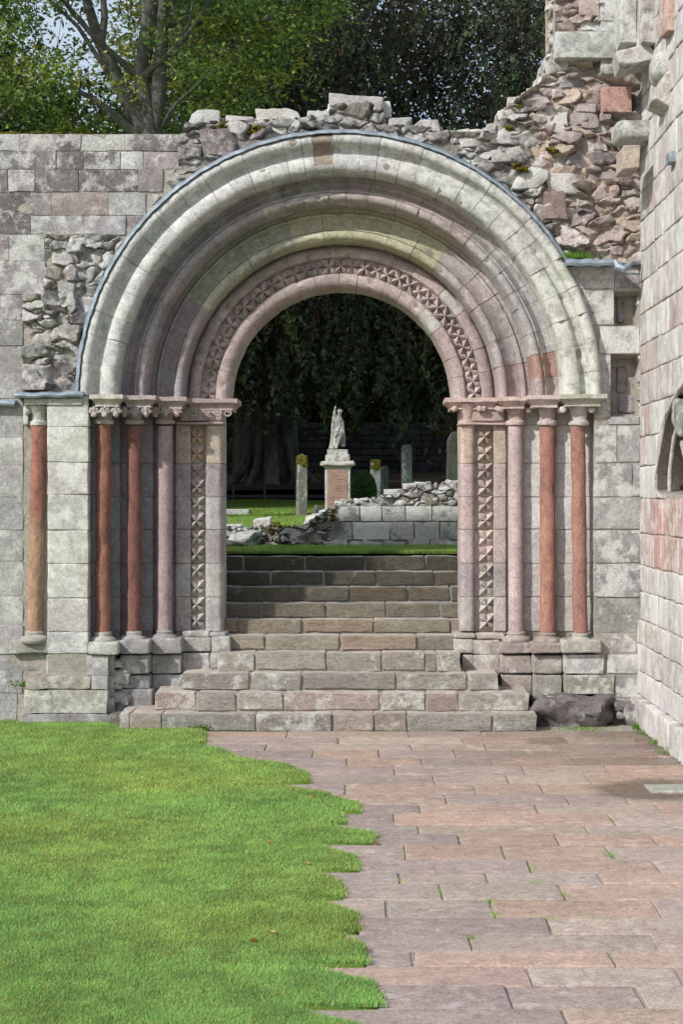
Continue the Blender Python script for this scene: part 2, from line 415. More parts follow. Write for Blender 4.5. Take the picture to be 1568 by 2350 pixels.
def blades(name, X, Y, Z, h, wd, label=None, dark=0, base=(.30, .455, .135)):
    n = len(X); a = rng.uniform(0, 2 * math.pi, n); lean = rng.uniform(.1, .75, n) * h; la = rng.uniform(0, 2 * math.pi, n)
    hh = h * rng.uniform(.55, 1.15, n)
    b0 = np.stack([X - np.cos(a) * wd / 2, Y - np.sin(a) * wd / 2, Z], 1); b1 = np.stack([X + np.cos(a) * wd / 2, Y + np.sin(a) * wd / 2, Z], 1)
    mx, my = X + np.cos(la) * lean * .35, Y + np.sin(la) * lean * .35
    m0 = np.stack([mx - np.cos(a) * wd * .4, my - np.sin(a) * wd * .4, Z + hh * .6], 1); m1 = np.stack([mx + np.cos(a) * wd * .4, my + np.sin(a) * wd * .4, Z + hh * .6], 1)
    tp = np.stack([X + np.cos(la) * lean, Y + np.sin(la) * lean, Z + hh], 1)
    tp2 = tp + np.stack([np.cos(a) * wd * .15, np.sin(a) * wd * .15, 0 * X], 1)
    V = np.stack([b0, b1, m1, m0, tp2, tp], 1).reshape(-1, 3)
    i = np.arange(n)[:, None] * 6; Q = np.vstack([i + np.array([0, 1, 2, 3]), i + np.array([3, 2, 4, 5])])
    pn = np.stack([X, Y, 0 * X], 1)
    k = rng.uniform(.72, 1.25, n) * (1 + .10 * vn(pn * 2.2, 3) + .20 * vn(pn * 7, 4)); yel = np.clip(rng.normal(0, .15, n) + (rng.random(n) < .03) * .5 + .10 * vn(pn * 1.1, 8), -.2, .5)
    c = np.stack([base[0] * k * (1 + yel * 1.4), base[1] * k, base[2] * k * (1 - yel * .5), 0 * k], 1)
    c = np.repeat(c, 6, axis=0)
    mb = MB(); mb.add(V, Q, c); o = mb.build(name, M_GRASS); return o
n = 520000
zz = rng.uniform(0, 1, n); yy = 1 / (1 / 17.5 + zz * (1 / 6.6 - 1 / 17.5)); xx = rng.uniform(0, 1, n)
le = np.array([lawn_edge(v) if v < 17.02 else PX(268 if v < 17.3 else 255, v) for v in np.linspace(6, 17.6, 2000)])
ed = np.interp(yy, np.linspace(6, 17.6, 2000), le) + rng.normal(0, .016, n) + (rng.random(n) < .04) * rng.uniform(0, .05, n)
lo = np.minimum(-(VX + 30) * yy / F, ed - .1)
X = lo + (ed - lo) * xx
blades('grass', X, yy, 0 * X + .008, .030, .0045 * (1 + .04 * yy)).update_tag()
tag(bpy.data.objects['grass'], kind='stuff', label='short mown green grass of the cloister lawn beside the flagstones')

NZ = [(18.5, 1.70), (23, 1.70), (40, 1.90), (50, 2.29), (53, 2.40), (66, 3.2), (120, 5), (500, 9)]
def GZ(Y): return float(np.interp(Y, [a for a, b in NZ], [b for a, b in NZ]))
Z10 = 1.70

# ------------------------------------------------------------------ steps
SY = [(1675.7, 1637.7), (1630.9, 1589.7), (1582.9, 1545.7), (1539.7, 1497.7), (1490.9, 1457.7), (1451.7, 1420.5), (1416.5, 1383.7), (1379.7, 1346.9), (1343.7, 1311.7), (1308.5, 1276.9)]
SJ = [[270, 298, 372, 587, 762, 860, 934, 1130, 1235], [352, 451, 544, 651, 873, 979, 1053, 1218], [415, 573, 693, 909, 1073, 1148],
      [500, 585, 749, 877, 977, 1003, 1060], [524, 609, 781, 957, 1046], [480, 547, 693, 859, 1033, 1090], [480, 599, 747, 885, 1011, 1090],
      [480, 531, 663, 801, 937, 1035, 1090], [470, 621, 743, 863, 997, 1100], [460, 559, 701, 837, 977, 1110]]
steps = thing('stone_steps', 'worn flight of ten stone steps rising through the round arched doorway', 'steps', (XC, 17, 0))
h = CH; z = F * h / (SY[0][0] - VY); STEPZ = []
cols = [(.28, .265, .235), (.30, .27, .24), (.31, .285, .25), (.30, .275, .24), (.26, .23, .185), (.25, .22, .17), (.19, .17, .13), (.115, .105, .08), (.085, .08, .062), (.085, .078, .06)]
for i, (yb, yt) in enumerate(SY):
    if i: z = F * h / (yb - VY)
    hn = (yt - VY) * z / F; STEPZ.append((z, CH - h, CH - hn)); 
    h = hn
for i, (zf, zlo, zhi) in enumerate(STEPZ):
    back = (STEPZ[i + 1][0] if i < 9 else zf + .32); mb = MB(); mo = MB(); js = SJ[i]
    for a, b in zip(js[:-1], js[1:]):
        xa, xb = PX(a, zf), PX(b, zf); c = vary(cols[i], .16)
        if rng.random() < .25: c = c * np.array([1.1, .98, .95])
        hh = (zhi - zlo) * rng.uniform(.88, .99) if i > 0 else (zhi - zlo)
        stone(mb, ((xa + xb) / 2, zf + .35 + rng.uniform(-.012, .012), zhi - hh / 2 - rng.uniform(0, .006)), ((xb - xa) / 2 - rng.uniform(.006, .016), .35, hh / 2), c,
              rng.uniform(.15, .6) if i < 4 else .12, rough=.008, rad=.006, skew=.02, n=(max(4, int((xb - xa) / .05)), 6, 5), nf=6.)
    for V_, C_ in zip(mb.v, mb.c):
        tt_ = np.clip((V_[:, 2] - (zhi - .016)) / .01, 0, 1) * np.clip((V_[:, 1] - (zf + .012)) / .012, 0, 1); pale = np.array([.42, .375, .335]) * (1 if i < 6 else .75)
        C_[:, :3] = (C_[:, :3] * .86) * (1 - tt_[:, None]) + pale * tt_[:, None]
    xa, xb = PX(js[0] + 5, zf), PX(js[-1] - 5, zf)
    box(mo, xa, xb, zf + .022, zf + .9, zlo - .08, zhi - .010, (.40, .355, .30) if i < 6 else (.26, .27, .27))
    o = mb.build('step', M_STEP, steps); mo.build('joint_mortar', M_MORTAR, o, smooth=False)

ter = MB(); Ys = np.concatenate([np.arange(STEPZ[9][0] + .30, 30, .7), np.arange(30, 70, 2), [75, 85, 100, 120, 160, 250, 500]]); Xs = np.concatenate([[-500, -150, -60], np.arange(-30, 31, 1.5), [60, 150, 500]])
V = np.array([(x, y, GZ(y) + (.03 * math.sin(x * 1.3 + y) if y > 24 else 0)) for y in Ys for x in Xs]); nx = len(Xs)
Q = [(j * nx + i, j * nx + i + 1, (j + 1) * nx + i + 1, (j + 1) * nx + i) for j in range(len(Ys) - 1) for i in range(nx - 1)]
ter.add(V, Q, (.1, .2, .03)); struct(ter.build('graveyard_lawn', M_TURF2))
rb = MB()
for (a, b) in ((-60, PX(460, 18.4)), (PX(1100, 18.4), 60)):
    box(rb, a, b, 18.45, Ys[0] + .01, -.5, GZ(19) - .004, (.1, .2, .03))
box(rb, PX(460, 18.4), PX(1100, 18.4), STEPZ[9][0] + .25, 60, .5, 1.6, (.1, .2, .03))
struct(rb.build('bank', M_TURF2, smooth=False))
n = 60000; Yb = STEPZ[9][0] + .30 + rng.random(n) ** 1.3 * 2.8; Xb = rng.uniform(PX(480, 20), PX(1100, 20), n)
Yc = rng.uniform(25, 44, 50000); Xc = rng.uniform(-4.2, -.5, 50000)
o = blades('grass', np.concatenate([Xb, Xc]), np.concatenate([Yb, Yc]), np.array([GZ(v) for v in np.concatenate([Yb, Yc])]), np.concatenate([0 * Xb + .045, 0 * Xc + .05]), np.concatenate([0 * Xb + .009, 0 * Xc + .022]), base=(.24, .38, .09))
tag(o, kind='stuff', label='green graveyard grass above the top step and behind the low wall')

# ------------------------------------------------------------------ cloister wall
wall = thing('cloister_wall', 'tall grey and pink ruined stone wall around the doorway with a broken rubble top', 'wall', (PX(200, WY), WY, 0))
TOP = [(-300, 312), (412, 312), (430, 285), (500, 278), (690, 270), (756, 262), (760, 240), (880, 240), (884, 285), (1000, 292), (1060, 306), (1138, 300), (1142, 265), (1190, 225), (1240, 190), (1252, 150), (1274, 110), (1272, -160), (1485, -160)]
def topy(x): return float(np.interp(x, [p[0] for p in TOP], [p[1] for p in TOP]))
def arch_d(x, y): return math.hypot(x - CXC, y - CYC)
HOLES = [(1412, 668, 1468, 742), (1404, 818, 1466, 952)]
def solid(x, y):
    if y < topy(x): return False
    if y < CYC: return arch_d(x, y) > 585
    if 195 < x < 1368: return False
    return True
core = MB(); st = 9
gx = np.arange(-300, 1490, st); gy = np.arange(-160, 1680, st); nX, nY = len(gx), len(gy)
PXs, PYs = np.meshgrid(gx, gy, indexing='ij'); pf = np.stack([(PXs.ravel() - VX) * WY / F, np.full(PXs.size, WY), CH - (PYs.ravel() - VY) * WY / F], 1)
dn = vn(pf * 9, 5) * .006 + vn(pf * 3, 6) * .005
front = pf.copy(); tq = np.clip((PXs.ravel() - 1080) / 160, 0, 1) * np.clip((620 - PYs.ravel()) / 60, 0, 1); front[:, 1] = WY + .010 + dn + tq * (.02 + vn(pf * 14, 9) * .03 + vn(pf * 5, 8) * .05)
for (a, b, c_, d_) in HOLES:
    msk = (PXs.ravel() > a) & (PXs.ravel() < c_) & (PYs.ravel() > b) & (PYs.ravel() < d_); front[msk, 1] += .22
backv = pf.copy(); backv[:, 1] = 18.45
cc = np.zeros((len(front), 4)); tt = np.clip((PXs.ravel() - 1080) / 160, 0, 1) * np.clip((640 - PYs.ravel()) / 150, 0, 1)
cc[:, :3] = np.array([.40, .375, .33])[None] * (1 - tt[:, None]) + np.array([.50, .40, .30])[None] * tt[:, None]
ins = np.array([[solid(x + st / 2, y + st / 2) for y in gy] for x in gx]); NN = len(front); fq = []
def gi(i, j): return i * nY + j
for i in range(nX - 1):
    for j in range(nY - 1):
        if not ins[i, j]: continue
        a, b, c_, d_ = gi(i, j), gi(i + 1, j), gi(i + 1, j + 1), gi(i, j + 1)
        fq += [(a, d_, c_, b), (a + NN, b + NN, c_ + NN, d_ + NN)]
        for (di, dj, u, v) in ((-1, 0, a, d_), (1, 0, b, c_), (0, -1, a, b), (0, 1, d_, c_)):
            ii, jj = i + di, j + dj
            if ii < 0 or jj < 0 or ii >= nX - 1 or jj >= nY - 1 or not ins[ii, jj]: fq.append((u, v, v + NN, u + NN))
core.add(np.vstack([front, backv]), np.array(fq), np.vstack([cc, cc])); core.build('mortar', M_MORTAR, wall)

def relief(mb, inside, bb, Yf, nseed, pal, dep=.09, step=3.0, an=1.9, groove=5.0, mort=(.34, .31, .27), big=1.0, sd=0):
    x0, y0, x1, y1 = bb; g = np.random.default_rng(100 + sd); gx = np.arange(x0, x1, step); gy = np.arange(y0, y1, step)
    A_, B_ = np.meshgrid(gx, gy, indexing='ij'); P_ = np.stack([A_.ravel(), B_.ravel()], 1)
    sx_ = g.uniform(x0, x1, nseed); sy_ = g.uniform(y0, y1, nseed); wt = g.uniform(-12, 12, nseed) * big
    W_ = P_ + np.stack([vn(np.c_[P_ / 14, 0 * P_[:, :1]], 3), vn(np.c_[P_ / 14, 0 * P_[:, :1]], 4)], 1) * 5
    best = np.full(len(P_), 1e9); sec = best.copy(); ib = np.zeros(len(P_), int)
    for k in range(nseed):
        d_ = np.hypot((W_[:, 0] - sx_[k]) / an, W_[:, 1] - sy_[k]) - wt[k] * .5; m = d_ < best; sec = np.where(m, best, np.minimum(sec, d_)); ib = np.where(m, k, ib); best = np.where(m, d_, best)
    hd = g.uniform(0, 1, nseed) ** 1.4 * dep; tx = g.normal(0, .0014, nseed); ty = g.normal(-.0003, .0012, nseed)
    gr = np.clip((sec - best) / groove, 0, 1) ** .6
    h = (hd[ib] + tx[ib] * (P_[:, 0] - sx_[ib]) + ty[ib] * (P_[:, 1] - sy_[ib])) * gr + gr * .02 + vn(np.c_[P_ / 7, 0 * P_[:, :1]], 7) * .007 + vn(np.c_[P_ / 16, 0 * P_[:, :1]], 8) * .012
    cs = np.array([np.r_[vary(pal(a, b)[0], .12), pal(a, b)[1]] for a, b in zip(sx_, sy_)]); mc = np.array([list(mort(a, b)) if callable(mort) else list(mort) for a, b in zip(P_[:, 0], P_[:, 1])])
    ismort = g.random(nseed) < .2 + .12 * (sx_ > 1250); k_ = (np.clip(gr * 1.6 - .35, 0, 1) * (~ismort[ib]))[:, None]; C_ = np.c_[mc, np.zeros(len(mc))] * (1 - k_) + cs[ib] * k_
    V = np.stack([(P_[:, 0] - VX) * Yf / F, Yf - h, CH - (P_[:, 1] - VY) * Yf / F], 1); ny_ = len(gy)
    ins_ = np.array([inside(a + step / 2, b + step / 2) for a, b in P_]).reshape(len(gx), ny_); VB = V.copy(); VB[:, 1] = Yf + .25; N_ = len(V); Q = []
    for i in range(len(gx) - 1):
        for j in range(ny_ - 1):
            if not ins_[i, j]: continue
            a, b, c_, d_ = i * ny_ + j, (i + 1) * ny_ + j, (i + 1) * ny_ + j + 1, i * ny_ + j + 1; Q.append((a, d_, c_, b))
            for (di, dj, u, v) in ((-1, 0, a, d_), (1, 0, b, c_), (0, -1, a, b), (0, 1, d_, c_)):
                ii, jj = i + di, j + dj
                if ii < 0 or jj < 0 or ii >= len(gx) - 1 or jj >= ny_ - 1 or not ins_[ii, jj]: Q.append((u, v, v + N_, u + N_))
    mb.add(np.vstack([V, VB]), np.array(Q), np.vstack([C_, C_]))
OCC = np.zeros((700, 900), bool)      # occupancy of the wall face, 3 units a cell, offset 300
def occ(x0, y0, x1, y1, setit=False, frac=.0):
    a, b = int((x0 + 300) / 3), int((x1 + 300) / 3); c_, d_ = int((y0 + 300) / 3), int((y1 + 300) / 3)
    if setit: OCC[max(a, 0):b, max(c_, 0):d_] = True; return
    s = OCC[max(a, 0):b, max(c_, 0):d_]; return s.mean() > frac if s.size else True
ash = MB(); rub = MB()
def A(x0, y0, x1, y1, col=None, l=.4, Y=None, rough=.007, **kw):
    """ashlar block on the wall face"""
    col = vary(col, .1) if col is not None else pick(G, GD, G, (.30, .27, .26))
    pstone(ash, x0, y0, x1, y1, (Y or WY) + rng.uniform(-.008, .008), .25, col, l, gap=.5, rough=rough, rad=.004, skew=.03 if (x1 - x0) > 30 else .05, **kw)
    occ(x0, y0, x1, y1, True)
def row(y0, y1, xs, cols, l=.5, **kw):
    for k, (a, b) in enumerate(zip(xs[:-1], xs[1:])): A(a, y0, b, y1, cols[k % len(cols)] if cols else None, l * rng.uniform(.5, 1.4), **kw)
far = [-300, -215, -130, -60]
GW = (.40, .40, .39); GP = (.32, .285, .285); GK = (.17, .155, .16); LG = (.45, .455, .44)
row(308, 347, far + [0 - 20, 45, 125, 186, 287, 412], [GK, G, GP, GK, GK, GP, GK, GK, GK], .9)
row(347, 389, far + [-8, 52, 129, 193, 276, 329, 432], [GK, G, GP, GK, GK, GK, GK, GK, LG, GP], .6)
row(389, 441, far + [-30, 18, 80, 181, 316, 375], [GK, GP, GP, GK, GK, GP, GK, GK, GP], .5)
row(441, 495, far + [-10, 69, 119, 248, 335], [GP, GK, GK, GP, GK, GP, (.31, .255, .245), G], .4)
row(495, 538, far + [-10, 69, 194, 289, 328], [GK, G, GP, GP, GK, G, GW, GP], .4)
row(538, 600, far + [-20, 20, 103], [GP, G, GK, GP, GP, G], .5)
row(600, 677, far + [-40, 103], [GP, G, GK, GP, GW], .5)
row(677, 735, far + [0, 55], [GP, G, GP, G, LV, PKL], .5)
for (a, b) in ((735, 793), (793, 857), (857, 915), (915, 1003), (1003, 1067), (1067, 1140), (1140, 1215), (1215, 1289), (1289, 1368), (1368, 1435), (1435, 1500)):
    row(a, b, [-300, -210, -120, -35 + rng.uniform(-15, 15), 53], [GW, G, GP, GW], .35)
row(1503, 1538, [-300, -180, -80, 0, 104], [G, GW, GP, G], .35, rough=.013); row(1538, 1590, [-300, -160, -60, 50], [G, GP], .4, rough=.013)
row(1590, 1655, [-300, -150, -40, 38], [G, GW], .4, rough=.013)
A(106, 1503, 178, 1549, LG, .4, Y=17.42); A(198, 1503, 248, 1550, GW, .4, Y=17.38); A(180, 1503, 197, 1550, BR, .1, Y=17.44)
A(64, 1551, 208, 1582, (.40, .38, .32), .4, Y=17.36, rough=.02); A(208, 1551, 247, 1582, LG, .4, Y=17.36)
A(53, 1583, 247, 1637, (.42, .43, .37), .4, Y=17.34); A(40, 1637, 250, 1662, G, .3, Y=17.33, rough=.02)
# right pier
row(612, 662, [1306, 1411, 1468], [LG, G], .6)
A(1338, 664, 1410, 746, LG, .7); A(1376, 749, 1468, 812, LG, .7); A(1372, 814, 1402, 962, GW, .5)
A(1396, 955, 1468, 974, G, .4)
row(976, 1061, [1366, 1417, 1470], [G, GW], .6); row(1063, 1140, [1364, 1453, 1472], [G, G], .6); row(1142, 1214, [1364, 1456, 1472], [G, G], .5)
row(1216, 1291, [1364, 1472], [G], .5); row(1293, 1370, [1364, 1472], [G], .5); row(1372, 1452, [1364, 1472], [(.34, .34, .30)], .6)
A(1402, 1454, 1462, 1498, G, .5); A(1296, 1502, 1386, 1545, LG, .6, Y=17.48); A(1394, 1502, 1468, 1545, LG, .7); A(1296, 1548, 1410, 1592, (.36, .36, .30), .5, Y=17.47); A(1410, 1548, 1466, 1600, G, .6)
A(1252, 1596, 1290, 1612, GP, .3)
for q in ((1415, 672, 1435, 740), (1412, 840, 1440, 905), (1418, 905, 1462, 950)): pstone(rub, *q, WY + .2, .15, vary(LV, .1), .2, rough=.02, skew=.1, rad=.03)
for hb in HOLES: occ(*hb, True)
# landmark stones along the top and in the torn end of the wall
def T(x0, y0, x1, y1, col=None, l=.6, pr=.0, cuts=3, skew=.12, rot=(0, 0, 0), dp=.3, rough=.024, mb=None, rad=.012):
    col = vary(col, .1) if col is not None else pick(G, GK, GP)
    pstone(mb or rub, x0, y0, x1, y1, WY - pr, dp + pr, col, l, rough=rough, rad=rad, cuts=cuts, skew=skew, rot=rot, gap=-.5)
    occ(x0 + 2, y0 + 2, x1 - 2, y1 - 2, True)
top = MB()
for q in [(432, 256, 500, 306, G, 1.), (520, 266, 580, 300, GP, 1.), (588, 247, 690, 290, (.30, .28, .25), 1.), (602, 288, 660, 328, (.36, .37, .30), 1.), (664, 270, 752, 306, GK, .9), (726, 254, 762, 272, G, .9), (760, 216, 880, 270, (.27, .26, .24), 1.0),
          (760, 268, 838, 306, GK, .9), (838, 270, 890, 304, GP, .9), (892, 268, 950, 302, GK, .9), (950, 276, 1010, 318, GP, .6)]:
    T(*q, pr=rng.uniform(0, .05), cuts=1, skew=.08, dp=.75, mb=top)
for x in np.arange(430, 1230, 46):
    if rng.random() < .9: T(x, topy(x + 20) - rng.uniform(-6, 12), x + rng.uniform(36, 58), topy(x + 20) + rng.uniform(20, 34), None, 1., pr=rng.uniform(-.3, -.1), mb=top, dp=.4)
T(462, 294, 548, 356, (.20, .17, .17), .35, pr=.08, cuts=2); T(415, 308, 460, 348, G, .6, 0, 1); T(435, 350, 492, 388, GK, .5, .02); T(380, 405, 425, 440, GK, .8, .03)
T(1140, 250, 1192, 286, G, 1., .02); T(1222, 243, 1302, 300, (.42, .38, .36), 1.2, .05, rot=(0, .2, 0)); T(1384, 199, 1450, 258, (.45, .27, .235), .25, .16, 0, .03, rough=.006, rad=.01)
T(1275, 73, 1416, 133, (.33, .34, .32), .5, .22, 0, .02, rough=.007, rad=.012, dp=.5); T(1378, 131, 1440, 170, G, .6, .16, 1, .05, rough=.01); T(1242, 140, 1304, 168, G, .7, .08)
T(1236, 168, 1292, 196, G, .7, .05); T(1330, 205, 1385, 236, PK, .2, .06); T(1326, 238, 1368, 258, PKL, .2, .08, 0, .06, rough=.008); T(1298, 222, 1345, 248, PK, .2, .05)
T(1308, 258, 1378, 290, PKL, .3, .12); T(1262, 298, 1338, 332, PK, .25, .12, 3); T(1350, 300, 1402, 328, PK, .2, .06)
T(1340, 330, 1408, 362, (.43, .30, .26), .2, .03); T(1318, 362, 1455, 402, (.48, .35, .32), .3, .02, 1); T(1360, 418, 1412, 458, RDB, .1, .0, 1); T(1128, 340, 1220, 372, GK, .9, .1)
T(1230, 441, 1312, 504, (.26, .19, .18), .2, .08, 2); T(1180, 385, 1255, 432, G, .9, .12); T(1258, 395, 1355, 446, (.40, .38, .36), .8, .1); T(1270, 360, 1330, 395, G, .7, .04)
T(1060, 300, 1122, 338, G, 1.1, .06); T(1122, 292, 1205, 330, G, 1.0, .05); T(1186, 272, 1232, 300, GK, .8, .03); T(1080, 345, 1130, 372, GK, 1., .08)
T(1292, 66, 1335, 74, PK); T(1292, 30, 1322, 68, PKL, .4, .05); T(1335, 38, 1378, 74, LG, .9, .05, 0, .05); T(1272, 12, 1310, 45, PK, .4, .02); T(1330, 0, 1378, 36, PK, .2, .1, 0, .05, rough=.01); T(1379, -60, 1425, 48, G, .8, .10, 0, .02, rough=.008)
T(1379, 49, 1424, 72, GW, .5, .10, 0, .02, rough=.006); T(1268, -60, 1330, 10, G, .6, .03); T(1270, -120, 1420, -62, G, .6, .03)
T(1228, 610, 1300, 640, GK)
TC = [G, GK, GP, GK]
def fill(x0, y0, x1, y1, inside, cols, n=900, big=(70, 34), small=(18, 9), pro=.12, dark=None):
    for k in range(n):
        t = (k / n) ** .7; wd = big[0] * (1 - t) + small[0] * t; hg = big[1] * (1 - t) + small[1] * t
        wd *= rng.uniform(.7, 1.3); hg *= rng.uniform(.7, 1.3)
        x, y = rng.uniform(x0, x1), rng.uniform(y0, y1)
        if not all(inside(a, b) for (a, b) in ((x, y), (x + wd, y), (x, y + hg), (x + wd, y + hg))): continue
        if occ(x, y, x + wd, y + hg, frac=.10): continue
        c, l = cols(x, y)
        pstone(rub, x, y, x + wd, y + hg, WY - rng.uniform(-.02, pro) * (.4 + wd / big[0]), .22, c, l, rough=.016 + .012 * (wd > 35), rad=.010, cuts=int(rng.integers(2, 6)), skew=.17, nf=9., n=(8, 3, 6),
               rot=(rng.normal(0, .1), rng.normal(0, .12), rng.normal(0, .1)), gap=0)
        occ(x, y, x + wd, y + hg, True)
def in_up(x, y): return y > topy(x) + 1 and arch_d(x, y) > 612 and y < 598 and x < 1462
def col_up(x, y):
    tan = x > 1215 + (y - 300) * .25 and y < 600
    if tan: return pick(PK, PKL, (.40, .345, .30), (.36, .30, .27), LV, PK, (.27, .22, .21), (.34, .27, .25)), rng.uniform(0, .6)
    return pick(GK, GD, GK, (.14, .125, .125)), rng.uniform(.4, 1.)
fill(415, -80, 1465, 598, in_up, col_up, n=900, big=(60, 30), small=(22, 12), pro=.16)
rel = MB()
relief(rel, lambda x, y: y > topy(x) + 2 and arch_d(x, y) > 592 and y < 606 and x < 1476, (410, -156, 1478, 608), WY, 950, col_up, dep=.10, step=2.6, sd=1, an=2.5,
       mort=lambda x, y: (.41, .345, .295) if x > 1215 + (y - 300) * .25 else (.25, .235, .215))
rel.build('rubble_core', M_RUBBLE, wall)
def in_l(x, y): return (x > 104 or (x > 55 and y > 677)) and y > 540 and y < 898 and arch_d(x, y) > 607 and x < 400
rel = MB(); relief(rel, in_l, (52, 538, 332, 900), WY, 105, lambda x, y: (pick(GK, (.26, .25, .24), G, G, GW, GP), rng.uniform(.3, .9)), dep=.10, step=2.6, sd=2, big=1.3, mort=(.38, .355, .31)); rel.build('rubble_core', M_RUBBLE, wall)
fill(50, 538, 330, 898, in_l, lambda x, y: (pick((.26, .25, .23), G, GW, LG, GP), rng.uniform(.3, .9)), n=160, big=(70, 50), small=(30, 20), pro=.14)
fill(325, 345, 480, 560, lambda x, y: y > 345 and arch_d(x, y) > 607, lambda x, y: (pick(GK, G, GP), rng.uniform(.3, .9)), n=1500, big=(50, 36), small=(12, 8), pro=.06)
fill(1300, 600, 1470, 970, lambda x, y: arch_d(x, y) > 600, lambda x, y: (pick(G, LG), .5), n=600, big=(26, 40), small=(10, 8), pro=.0)
fill(0, 1500, 252, 1655, lambda x, y: True, lambda x, y: (pick(G, GW), .4), n=600, big=(50, 30), small=(10, 8), pro=.0)
fill(1290, 1455, 1470, 1660, lambda x, y: x > 1294, lambda x, y: (pick(G, LV), .4), n=500, big=(30, 30), small=(10, 8), pro=.0)
ash.build('ashlar', M_STONE, wall); rub.build('rubble', M_RUBBLE, wall, smooth=False); top.build('topping_stones', M_RUBBLE, wall, smooth=False)
ex_ = [(-160, 1272), (110, 1274), (150, 1252), (190, 1240), (225, 1190), (265, 1142)]
for k in range(190):
    y = rng.uniform(-150, 262); x = float(np.interp(y, [a for a, b in ex_], [b for a, b in ex_])) + rng.uniform(-14, 2); off = rng.uniform(0, .75)
    top_extra = MB()
    pstone(top_extra, x, y, x + rng.uniform(18, 40), y + rng.uniform(9, 24), WY + off, .26, pick(PK, G, PKL, TAN, LV), rng.uniform(.2, .9), rough=.02, rad=.01, cuts=4, skew=.15, gap=0, n=(6, 3, 5))

    if k == 0: edge_mb = MB()
    edge_mb.add(top_extra.v[0], top_extra.f[0], top_extra.c[0])
edge_mb.build('torn_edge', M_RUBBLE, wall, smooth=False)
mo = MB()
def moss(mb, px, py, Y, w_, h_):
    for _ in range(9):
        stone(mb, (PX(px, Y) + rng.normal(0, w_ / 2), Y + rng.normal(0, .03), PZ(py, Y) + rng.normal(0, h_ / 2)), (rng.uniform(.02, .05), .03, rng.uniform(.008, .02)), (.13, .12, .03), 0, rough=.014, rad=.03, n=(3, 3, 3), nf=30)
for q in ((510, 276, 17.6, .12, .1), (512, 292, 17.5, .1, .05), (100, 309, 17.62, .22, .01), (20, 308, 17.6, .1, .01), (1265, 345, 17.4, .1, .03), (1195, 388, 17.36, .1, .03), (1160, 296, 17.5, .1, .02), (1190, 250, 17.5, .06, .02), (592, 296, 17.45, .06, .06)): moss(mo, *q)
mo.build('moss', M_MOSS, wall)

# ------------------------------------------------------------------ doorway
door = thing('stone_doorway', 'round arched sandstone doorway in four stepped moulded orders with red column shafts', 'doorway', (XC, 17.4, 0))
def roll(rc, dc, rad, n=9, a0=180, a1=0):
    return [(rc - math.cos(R(a)) * rad * (1 if True else 0), dc - math.sin(R(a)) * rad) for a in np.linspace(a0, a1, n)]
def px(r, Y): return r * Y / F
def order(Yf, prof, bot, nst, colf, name, hseed):
    """prof: (radius, depth behind Yf) from the outer edge to the soffit, then closed behind"""
    mb = MB(); mo = MB()
    rr = np.array([p[0] for p in prof]); dd = np.array([p[1] for p in prof]); m = len(prof)
    wts = rng.uniform(.7, 1.35, nst); ang = np.concatenate([[0], np.cumsum(wts)]) / wts.sum() * 180
    rm = rr.mean(); cen = dd.mean()
    for k in range(nst):
        a0, a1 = ang[k], ang[k + 1]; g = math.degrees(.0045 / rm); col, li = colf((a0 + a1) / 2)
        ns = max(8, int((a1 - a0) / .7)); aa = np.linspace(a0 + g * .55, a1 - g * .55, ns)
        V = []
        do, ro = rng.uniform(-.004, .004), rng.uniform(-.002, .002)
        for q, a in enumerate(aa):
            sh = 0
            r2 = rr + ro + np.sign(rm - rr) * sh * .5; d2 = dd + do + sh
            V.append(np.stack([XC - r2 * math.cos(R(a)), Yf + d2, ZC + r2 * math.sin(R(a))], 1))
        V = np.vstack(V); V0 = V; V = V + vec_noise(V, 5, hseed + k, 3) * .0035 + vec_noise(V, 28, hseed, 2) * .0016
        if Yf == YA:
            an_ = np.degrees(np.arctan2(V0[:, 2] - ZC, -(V0[:, 0] - XC))); rd_ = np.hypot(V0[:, 2] - ZC, V0[:, 0] - XC)
            V[:, 1] += np.where((an_ > 83.8) & (an_ < 87.6) & (rd_ > px(530, YA)), .075, 0)
        for _ in range(int(rng.integers(0, 3))):
            c0 = V0[int(rng.integers(0, len(V0)))]; dq = np.linalg.norm(V0 - c0, axis=1); V[:, 1] += np.where(dq < .07, (1 - dq / .07) * .022, 0)
        Q = []
        for q in range(len(aa) - 1):
            for j in range(m): Q.append((q * m + j, q * m + (j + 1) % m, (q + 1) * m + (j + 1) % m, (q + 1) * m + j))
        Q = [tuple(x) for x in Q] + [tuple(range(m))[::-1], tuple((len(aa) - 1) * m + j for j in range(m))]
        mb.add(V, Q, list(col) + [li])
    V = []; NA = 90
    pp = np.stack([rr, dd], 1); tg = np.roll(pp, -1, 0) - np.roll(pp, 1, 0); tg /= np.maximum(np.linalg.norm(tg, axis=1, keepdims=True), 1e-6); nrm = np.stack([tg[:, 1], -tg[:, 0]], 1)
    area = np.sum(pp[:, 0] * np.roll(pp[:, 1], -1) - np.roll(pp[:, 0], -1) * pp[:, 1]); nrm = -nrm * np.sign(area); rm_, dm_ = rr + nrm[:, 0] * .010, dd + nrm[:, 1] * .010
    for q in range(NA + 1):
        a = 180 * q / NA
        V.append(np.stack([XC - rm_ * math.cos(R(a)), Yf + dm_, ZC + rm_ * math.sin(R(a))], 1))
    V = np.vstack(V); Q = [(q * m + j, q * m + (j + 1) % m, (q + 1) * m + (j + 1) % m, (q + 1) * m + j) for q in range(NA) for j in range(m)]
    mo.add(V, Q, (.36, .31, .26)); o = mb.build(name, M_SMOOTH, door); mo.build('joint_mortar', M_MORTAR, o)
    return o
YA, YB, YC_, YD = 17.38, 17.62, 17.86, 18.08
